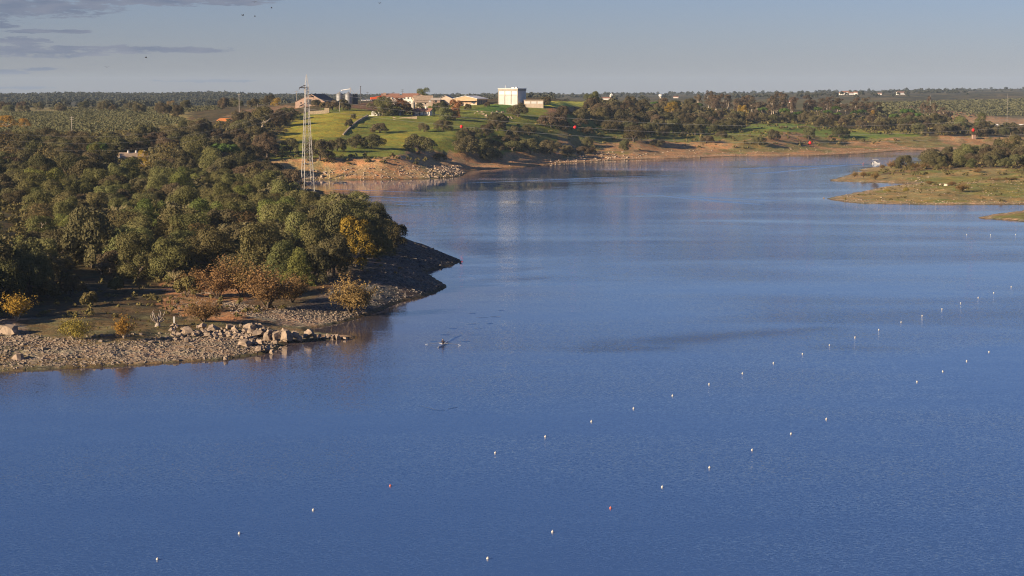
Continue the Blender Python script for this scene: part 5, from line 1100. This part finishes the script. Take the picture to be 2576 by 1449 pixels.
wA = wire(TIPS[0], (345, 862, 46), lowA, LX, 'topmost of the three wires crossing the lake from the pylon'); wB = wire(TIPS[1], (345, 860, 44), lowB, LX, 'middle of the three wires crossing the lake from the pylon'); wC = wire(TIPS[2], (345, 858, 40.5), lowC, LX, 'lowest of the three wires crossing the lake from the pylon')
for i, (w_, px) in enumerate(((wC, 1163), (wB, 1445), (wC, 2034), (wB, 2449))):
    p = w_((px - CX) / F * WD); t = empty('marker_ball', p, 0, ['leftmost red marker ball, on the lowest wire near the farmhouse', 'red marker ball on the middle wire before the dark oaks', 'red marker ball on the lowest wire above the brown bank', 'rightmost red marker ball, above the brick hut'][i], 'marker ball', 'red aviation marker balls')
    MB().lathe([(.12, -.68), (.42, -.52), (.62, -.25), (.68, 0), (.62, .25), (.42, .52), (.12, .68)], 14).obj('ball', M['red'], t, True); MB().box((0, 0, 0), (1.5, .1, .1)).obj('clamp', M['steel'], t)
for i, (dz, lab) in enumerate(((0, 'upper'), (1, 'middle'), (2, 'lower'))):
    wire(TIPS[i], (-300, 800, 44 - i * 2), (at(250, 343, 830)[2], at(250, 360, 830)[2], at(250, 378, 830)[2])[i], -172, f'{lab} wire running from the pylon over the left wood', .021)

def pole(x, y0, y1, D, label, mat='polewood', cross=0, r=.16, group='roadside poles'):
    X, Y, Z = at(x, y1, D); g = float(gz(X, Y)); hgt = (y1 - y0) * D / F; t = empty('utility_pole', (X, Y, Z), random.uniform(-.3, .3), label, 'pole', group)
    MB().tube([(0, 0, min(g - Z, 0) - .8), (0, 0, hgt)], [r * 1.25, r * .8], 7).obj('shaft', M[mat], t)
    for k in range(cross):
        c = MB().box((0, 0, hgt - .5 - k * 1.1), (2.2, .14, .14)).obj('cross_arm', M[mat], t)
        for q in (-.95, 0, .95): MB().lathe([(.05, 0), (.1, .1), (.05, .25)], 6, (q, 0, hgt - .43 - k * 1.1)).obj('insulator', M['darkpole'], c)
for a in [(602, 236, 280, 1360, 'tall pale pole on the brown rise left of the pylon', 'polewood', 1, .2), (746, 229, 256, 1420, 'thin pole behind the barn, left of it', 'polewood', 1, .13), (181, 293, 328, 1080, 'short wooden pole with cross arm before the olive field', 'polewood', 2, .17),
          (854, 257, 277, 1300, 'plain pole before the oak by the silos', 'polewood', 0, .15), (924, 231, 246, 1480, 'pole with one cross arm left of the orange trailer', 'darkpole', 1, .12), (1012, 224.5, 240, 1480, 'dark pole with two cross arms above the tiled roofs', 'darkpole', 2, .13), (990, 231, 240, 1490, 'short dark pole over the left tiled roof', 'darkpole', 1, .12),
          (1029, 228, 240, 1520, 'thin distant pole left of the round tree', 'darkpole', 0, .07), (2341, 238.5, 257, 2200, 'pale pole above the reddish eucalyptus clump', 'polewood', 0, .13), (2534.5, 236, 258, 2300, 'rightmost pale pole standing in the olive grove', 'polewood', 0, .13), (648, 262, 275, 1500, 'short post on the brown rise', 'polewood', 0, .12)]:
    pole(*a)

# ------------------------------------------------------------------ buoys
BUOY = MB().lathe([(.03, -.14), (.11, -.11), (.165, -.03), (.175, .04), (.15, .12), (.09, .18), (.04, .20), (.035, .24), (.05, .26), (.01, .28)], 12)
BM = {c: BUOY.mesh('buoy', M[c], True) for c in ('buoywhite', 'buoyred')}
ROW_A = [(396, 1407), (602, 1342), (788, 1283), (982, 1222), (1246, 1139), (1372, 1098), (1488, 1060), (1594, 1027), (1692, 995), (1784, 966), (1868, 939), (1946, 913), (2019, 890), (2087, 868), (2151, 848), (2211, 829), (2267, 810), (2320, 794), (2370, 777), (2417, 762), (2461, 748), (2500, 736), (2544, 721)]
ROW_B = [(1227, 1405), (1390, 1338), (1536, 1278), (1666, 1225), (1785, 1176), (1892, 1132), (1990, 1091), (2079, 1054), (2307, 960), (2372, 934), (2432, 908), (2488, 885)]
CARD = ['first', 'second', 'third', 'fourth', 'fifth', 'sixth', 'seventh', 'eighth', 'ninth', 'tenth', 'eleventh', 'twelfth', 'thirteenth', 'fourteenth', 'fifteenth', 'sixteenth', 'seventeenth', 'eighteenth', 'nineteenth', 'twentieth', 'twenty-first', 'twenty-second', 'twenty-third']
for row, reds, nm in ((ROW_A, (3,), 'long left-hand'), (ROW_B, (2,), 'shorter right-hand')):
    for i, (x, y) in enumerate(row):
        c = 'buoyred' if i in reds else 'buoywhite'; X, Y = on_level(x, y + 1)
        set_props(link('lane_buoy', BM[c], None, (X, Y, 0.02), (random.uniform(-.12, .12), random.uniform(-.12, .12), 0), (.8, .8, .8)),
                  f'small orange lane buoy in the {nm} row, the only orange one there' if i in reds else f'{CARD[i]} buoy of the {nm} lane row, counted from the bottom edge', 'buoy', 'rowing lane buoys')
for x, y, lab in ((2492, 591, 'tiny white buoy far out, left one of the pair'), (2555, 590, 'tiny white buoy far out at the right edge'), (2432, 590, 'tiny dark float left of the far white buoys')):
    X, Y = on_level(x, y); set_props(link('lane_buoy', BM['buoywhite'], None, (X, Y, .02), None, (.8, .8, .8)), lab, 'buoy', 'rowing lane buoys')

# ------------------------------------------------------------------ people and boats
def body_mesh(name, J, E, R, mats, pick):
    """one continuous skin grown round a skeleton: joints, bones, radii; pick(face centre) -> material slot"""
    me = bpy.data.meshes.new(name); me.from_pydata([tuple(j) for j in J], E, []); o = bpy.data.objects.new(name, me); COL.objects.link(o)
    md = o.modifiers.new('s', 'SKIN'); o.modifiers.new('d', 'SUBSURF').levels = 1
    for i, r in enumerate(R):
        sv = me.skin_vertices[0].data[i]; sv.radius = (r, r); sv.use_root = i == 0
    dg = bpy.context.evaluated_depsgraph_get(); ev = o.evaluated_get(dg); nm = bpy.data.meshes.new_from_object(ev); bpy.data.objects.remove(o); nm.name = name
    nm.materials.clear()
    for m in mats: nm.materials.append(m)
    for p in nm.polygons: p.material_index = pick(p.center); p.use_smooth = True
    return nm
def sculler_mesh(shirt):
    """seated, facing +y (the stern), hands on the oar handles, legs stretched; origin on the seat"""
    J = [(0, 0, .10), (0, -.06, .30), (0, -.10, .50), (0, -.10, .60), (0, -.08, .68), (0, -.06, .80)]; E = [(0, 1), (1, 2), (2, 3), (3, 4), (4, 5)]; R = [.15, .14, .17, .07, .095, .09]
    for s in (-1, 1):
        k = len(J); J += [(s * .19, -.09, .50), (s * .34, .12, .36), (s * .20, .36, .34), (s * .22, .42, .335)]; E += [(2, k), (k, k + 1), (k + 1, k + 2), (k + 2, k + 3)]; R += [.065, .048, .038, .034]
        J += [(s * .10, .06, .09), (s * .11, .42, .22), (s * .10, .82, .06), (s * .10, .90, .12)]; E += [(0, k + 4), (k + 4, k + 5), (k + 5, k + 6), (k + 6, k + 7)]; R += [.09, .065, .045, .04]
    return body_mesh('person', J, E, R, [shirt, M['skin']], lambda c: 1 if c.z > .62 or (c.y > .2 and c.z > .28) or (c.y > .5) else 0)
def scull(bow, stern, label, plab, hull, side, shirt, reach):
    """an 8 m single scull from its two ends on the water"""
    bx, by = on_level(*bow); sx, sy = on_level(*stern); c = Vector(((bx + sx) / 2, (by + sy) / 2, 0)); d = Vector((sx - bx, sy - by, 0)); rz = math.atan2(-d.x, d.y)      # local +y = stern
    t = empty('rowing_scull', c, rz, label, 'rowing boat', 'single sculls'); L_ = 4.0; b = MB(); n = 8; prof = []
    for i in range(17):
        f = -1 + i / 8; w = .15 * (1 - abs(f) ** 2.2) + .012; hgt = .12 + .05 * abs(f); prof.append([(w * 1.25 * math.cos(a), f * L_, .06 + (1.35 * hgt * math.sin(a) if math.sin(a) > 0 else .11 * math.sin(a))) for a in [2 * math.pi * k / n for k in range(n)]])
    b.add([p for r in prof for p in r], [(i * n + k, i * n + (k + 1) % n, (i + 1) * n + (k + 1) % n, (i + 1) * n + k) for i in range(16) for k in range(n)] + [tuple(range(n))[::-1], tuple(16 * n + k for k in range(n))]); b.obj('hull', hull, t, True)
    MB().box((0, .1, .18), (.34, 1.9, .06)).obj('cockpit', M['darkhull'], t); MB().box((0, -.25, .23), (.3, .26, .05)).obj('seat', M['oar'], t); MB().lathe([(.05, 0), (.06, .06), (.01, .12)], 8, (0, -L_ - .02, .02)).obj('bow_ball', M['white'], t); MB().box((0, L_ - .4, -.12), (.02, .3, .2)).obj('fin', M['oar'], t)
    for s in (-1, 1):
        r = MB(); r.tube([(s * .14, -.15, .2), (s * .80, .12, .30)], .022, 5); r.tube([(s * .14, .45, .2), (s * .80, .12, .30)], .022, 5); r.obj('rigger', M['shell'], t)
    m = Matrix.Translation(c) @ Matrix.Rotation(rz, 4, 'Z')
    p = link('person', sculler_mesh(shirt), None, m @ Vector((0, -.25, .24)), (0, 0, rz)); set_props(p, plab, 'person'); MB().lathe([(.02, .905), (.075, .87), (.10, .82), (.098, .77), (.06, .74)], 9, (0, -.085, 0)).obj('hair', M['hair'], p, True)
    for s in (-1, 1):
        hd = Vector((s * .20, .14, .57)); pv = Vector((s * .80, .12, .34)); dr = (pv - hd).normalized(); tip = pv + Vector((s * 1.85, reach, -.22))
        o = empty('oar', m @ pv, rz, f'{"left" if (s < 0) == (side > 0) else "right"} oar of the {"nearer scull, spread over the open water" if side > 0 else "scull under the far bank"}', 'oar', 'sculling oars'); MB().tube([hd - pv, Vector((0, 0, 0)), tip - pv], [.028, .026, .022], 6).obj('shaft', M['oar'], o)
        q = tip - pv; dd = q.normalized(); MB().hexa([q + Vector((0, -.11, -.01)), q + dd * .45 + Vector((0, -.12, -.02)), q + dd * .45 + Vector((0, .10, -.02)), q + Vector((0, .08, -.01)), q + Vector((0, -.11, .02)), q + dd * .45 + Vector((0, -.12, .01)), q + dd * .45 + Vector((0, .10, .01)), q + Vector((0, .08, .02))]).obj('blade', M['blade'], o)
    return t
scull((1103.4, 874.5), (1126.5, 861), 'white-tipped single scull gliding towards us off the rocky outcrop', 'rower in a dark top sculling off the rocky outcrop, seen from the front', M['shell'], 1, M['shirt'], -.35)
scull((834, 461), (877, 459), 'dark single scull seen side-on under the far bank', 'rower sitting upright in the side-on scull under the far bank', M['darkhull'], -1, M['shirt'], .2)
def awning_boat():
    X, Y = on_level(2203, 412.5); t = empty('awning_boat', (X, Y, 0), rad(8), 'white motor boat with an awning passing the grassy spit', 'boat')
    MB().hexa([(-2.3, -.9, -.25), (1.9, -.9, -.25), (1.9, .9, -.25), (-2.3, .9, -.25), (-2.5, -1.05, .55), (2.6, -.75, .75), (2.6, .75, .75), (-2.5, 1.05, .55)]).obj('hull', M['white'], t); MB().box((-.1, 0, .6), (4.4, 1.6, .08)).obj('deck', M['fascia'], t)
    MB().box((.1, 0, 1.15), (1.2, 1.3, 1.1)).obj('console', M['white'], t); MB().box((.1, -.68, 1.5), (1.0, .04, .4)).obj('windscreen', M['glass'], t); a = MB().box((-.2, 0, 2.55), (3.2, 1.9, .1)).obj('awning', M['white'], t)
    for x in (-1.6, 1.2):
        for y in (-.85, .85): MB().tube([(x, y, .6), (x, y, 2.52)], .04, 5).obj('awning_post', M['steel'], t)
    MB().box((-2.6, 0, .5), (.4, .5, .9)).obj('outboard_motor', M['darkhull'], t); MB().tube([(-2.4, -.9, .5), (-1.6, -.95, 1.5)], .1, 5).obj('stern_rail', M['white'], t)
    J = [(0, 0, .85), (0, 0, 1.15), (0, 0, 1.38), (0, 0, 1.47), (0, .01, 1.56), (0, .02, 1.68)]; E = [(i, i + 1) for i in range(5)]; R = [.15, .14, .17, .065, .09, .085]
    for s in (-1, 1):
        k = len(J); J += [(s * .19, 0, 1.38), (s * .26, .08, 1.10), (s * .2, .28, 1.02), (s * .19, .35, 1.02), (s * .1, 0, .80), (s * .11, .03, .45), (s * .11, 0, .08), (s * .11, .12, .04)]; E += [(2, k), (k, k + 1), (k + 1, k + 2), (k + 2, k + 3), (0, k + 4), (k + 4, k + 5), (k + 5, k + 6), (k + 6, k + 7)]; R += [.065, .048, .038, .034, .09, .065, .045, .04]
    m = Matrix.Translation((X, Y, 0)) @ Matrix.Rotation(rad(8), 4, 'Z'); p = link('person', body_mesh('person', J, E, R, [M['shirt'], M['skin']], lambda c: 1 if c.z > 1.48 or (c.y > .2 and c.z > .9) else 0), None, m @ Vector((1.4, 0, .64)), (0, 0, rad(98))); set_props(p, 'person in dark clothes standing at the bow of the awning boat', 'person'); MB().lathe([(.02, 1.79), (.075, 1.75), (.098, 1.70), (.09, 1.63)], 9, (0, 0, 0)).obj('hair', M['hair'], p, True)
awning_boat()
def small_skiff():
    X, Y = on_level(2172, 413); t = empty('rowing_skiff', (X, Y, 0), rad(75), 'tiny dark skiff following the awning boat', 'rowing boat'); b = MB(); b.hexa([(-.14, -3.4, -.05), (.14, -3.4, -.05), (.14, 3.4, -.05), (-.14, 3.4, -.05), (-.17, -3.6, .16), (.17, -3.6, .16), (.17, 3.6, .16), (-.17, 3.6, .16)]); b.obj('hull', M['darkhull'], t); MB().box((0, 0, .2), (.3, 1.4, .06)).obj('cockpit', M['oar'], t)
    p = link('person', sculler_mesh(M['pinkshirt']), None, (X, Y, .24), (0, 0, rad(75))); set_props(p, 'rower in a reddish top in the tiny skiff', 'person'); MB().lathe([(.02, .905), (.075, .87), (.10, .82), (.098, .77)], 9, (0, -.085, 0)).obj('hair', M['hair'], p, True)
small_skiff()

# ------------------------------------------------------------------ wakes: real ripples standing on the water
def ripple(name, pts, width, hgt, mat=None):
    """a low smooth ridge following photograph points, with the water's own surface"""
    P = [Vector((*on_level(x, y), 0)) for x, y in pts]; Q = []
    for a, b in zip(P, P[1:]):
        for k in range(8): Q.append(a.lerp(b, k / 8))
    Q.append(P[-1]); n = 9; V, Fq, C = [], [], []
    for i, q in enumerate(Q):
        d = (Q[min(i + 1, len(Q) - 1)] - Q[max(i - 1, 0)]); nn = Vector((-d.y, d.x, 0)).normalized(); e = math.sin(math.pi * (i + .5) / len(Q)) ** .4
        for k in range(n): f = -1 + 2 * k / (n - 1); V.append(q + nn * f * width * e / 2 + Vector((0, 0, .004 + hgt * e * .5 * (1 + math.cos(math.pi * f)))))
    for i in range(len(Q) - 1):
        for k in range(n - 1): Fq.append((i * n + k, (i + 1) * n + k, (i + 1) * n + k + 1, i * n + k + 1))
    me = mesh_np(name, np.array([v[:] for v in V]), np.array(Fq), M['water'], True, {'calm': ('FLOAT', np.full(len(V), .55)), 'shallow': ('FLOAT', np.zeros(len(V)))}); o = link(name, me, WATER); return o
ripple('wake', [(1128, 860), (1142, 850), (1160, 843)], 1.1, .10)
for x, y, w in ((1091, 858.5, 11), (1171, 858.7, 13), (1117, 842, 18), (1196, 842, 16), (1138, 826, 16), (1206, 827, 12), (1190, 815, 14), (1232, 814, 10), (1212, 799, 16), (1246, 797, 18), (1190, 788, 10), (1262, 781, 10)): ripple('oar_puddle', [(x - w * random.uniform(.6, 1.1), y + random.uniform(-.2, .5)), (x, y), (x + w * random.uniform(.6, 1.1), y - random.uniform(-.2, .4))], random.uniform(1.2, 2.4), random.uniform(.04, .09))
ripple('wake', [(2178, 413), (2120, 415), (2040, 418), (1950, 420), (1860, 424)], 3.0, .16); ripple('wake', [(2130, 416), (2040, 424), (1960, 432), (1880, 437)], 3.0, .12)
ripple('wake', [(1620, 487), (1700, 495), (1800, 504), (1920, 514)], 4.0, .10); ripple('wake', [(1700, 492), (1850, 499), (1980, 505)], 3.0, .08)
ripple('wake', [(1160, 461), (1300, 456), (1500, 447), (1700, 441)], 3.5, .08); ripple('wake', [(830, 476), (950, 480), (1060, 484)], 4, .08); ripple('wake', [(900, 492), (1000, 497), (1110, 500)], 4, .09); ripple('wake', [(960, 504), (1040, 508), (1100, 506)], 4, .09); ripple('wake', [(1000, 514), (1060, 517)], 4, .09)
ripple('wake', [(1050, 1020), (1090, 1031), (1118, 1033)], .8, .05); ripple('wake', [(1128, 1029), (1150, 1024)], .6, .05)

# ------------------------------------------------------------------ birds
for i, (x, y) in enumerate(((611, 38.5), (367, 145), (640, 5), (683, 20), (641, 41), (269, 252 * .67), (955, 8))):
    D = 800 + 40 * i; X, Y, Z = at(x, y, D); t = empty('gull', (X, Y, Z), random.uniform(0, 6), ['bird gliding right of the large upper cloud', 'bird over the middle cloud bank', 'topmost bird near the upper edge', 'bird right of the small upper clouds', 'bird below the topmost bird', 'lowest bird, just above the left horizon', 'lone bird high above the pylon'][i], 'bird', 'birds in the sky', (1.7, 1.7, 1.7))
    MB().lathe([(.02, -.3), (.09, -.1), (.10, .05), (.05, .24), (.01, .3)], 6).obj('body', M['bird'], t, True).rotation_euler = (math.pi / 2, 0, 0)
    for s in (-1, 1): MB().hexa([(s * .05, -.1, 0), (s * .75, -.14, .22), (s * .75, .0, .22), (s * .05, .14, 0), (s * .05, -.1, .03), (s * .75, -.14, .24), (s * .75, .0, .24), (s * .05, .14, .03)]).obj('wing', M['bird'], t)

# ------------------------------------------------------------------ the air
def build_haze():
    x0, x1, y0, y1, z0, z1 = -7200, 7200, -600, 17500, -4.5, 150
    me = MB().hexa([(x0, y0, z0), (x1, y0, z0), (x1, y1, z0), (x0, y1, z0), (x0, y0, z1), (x1, y0, z1), (x1, y1, z1), (x0, y1, z1)])
    m = bpy.data.materials.new('haze'); m.use_nodes = True; nt = m.node_tree; nt.nodes.clear()
    o = nt.nodes.new('ShaderNodeOutputMaterial'); v = nt.nodes.new('ShaderNodeVolumePrincipled')
    v.inputs['Color'].default_value = (.58, .77, 1.0, 1); v.inputs['Density'].default_value = 3.5e-5; v.inputs['Anisotropy'].default_value = 0.0
    nt.links.new(v.outputs[0], o.inputs['Volume'])
    set_props(me.obj('haze', m), kind='stuff')
build_haze()
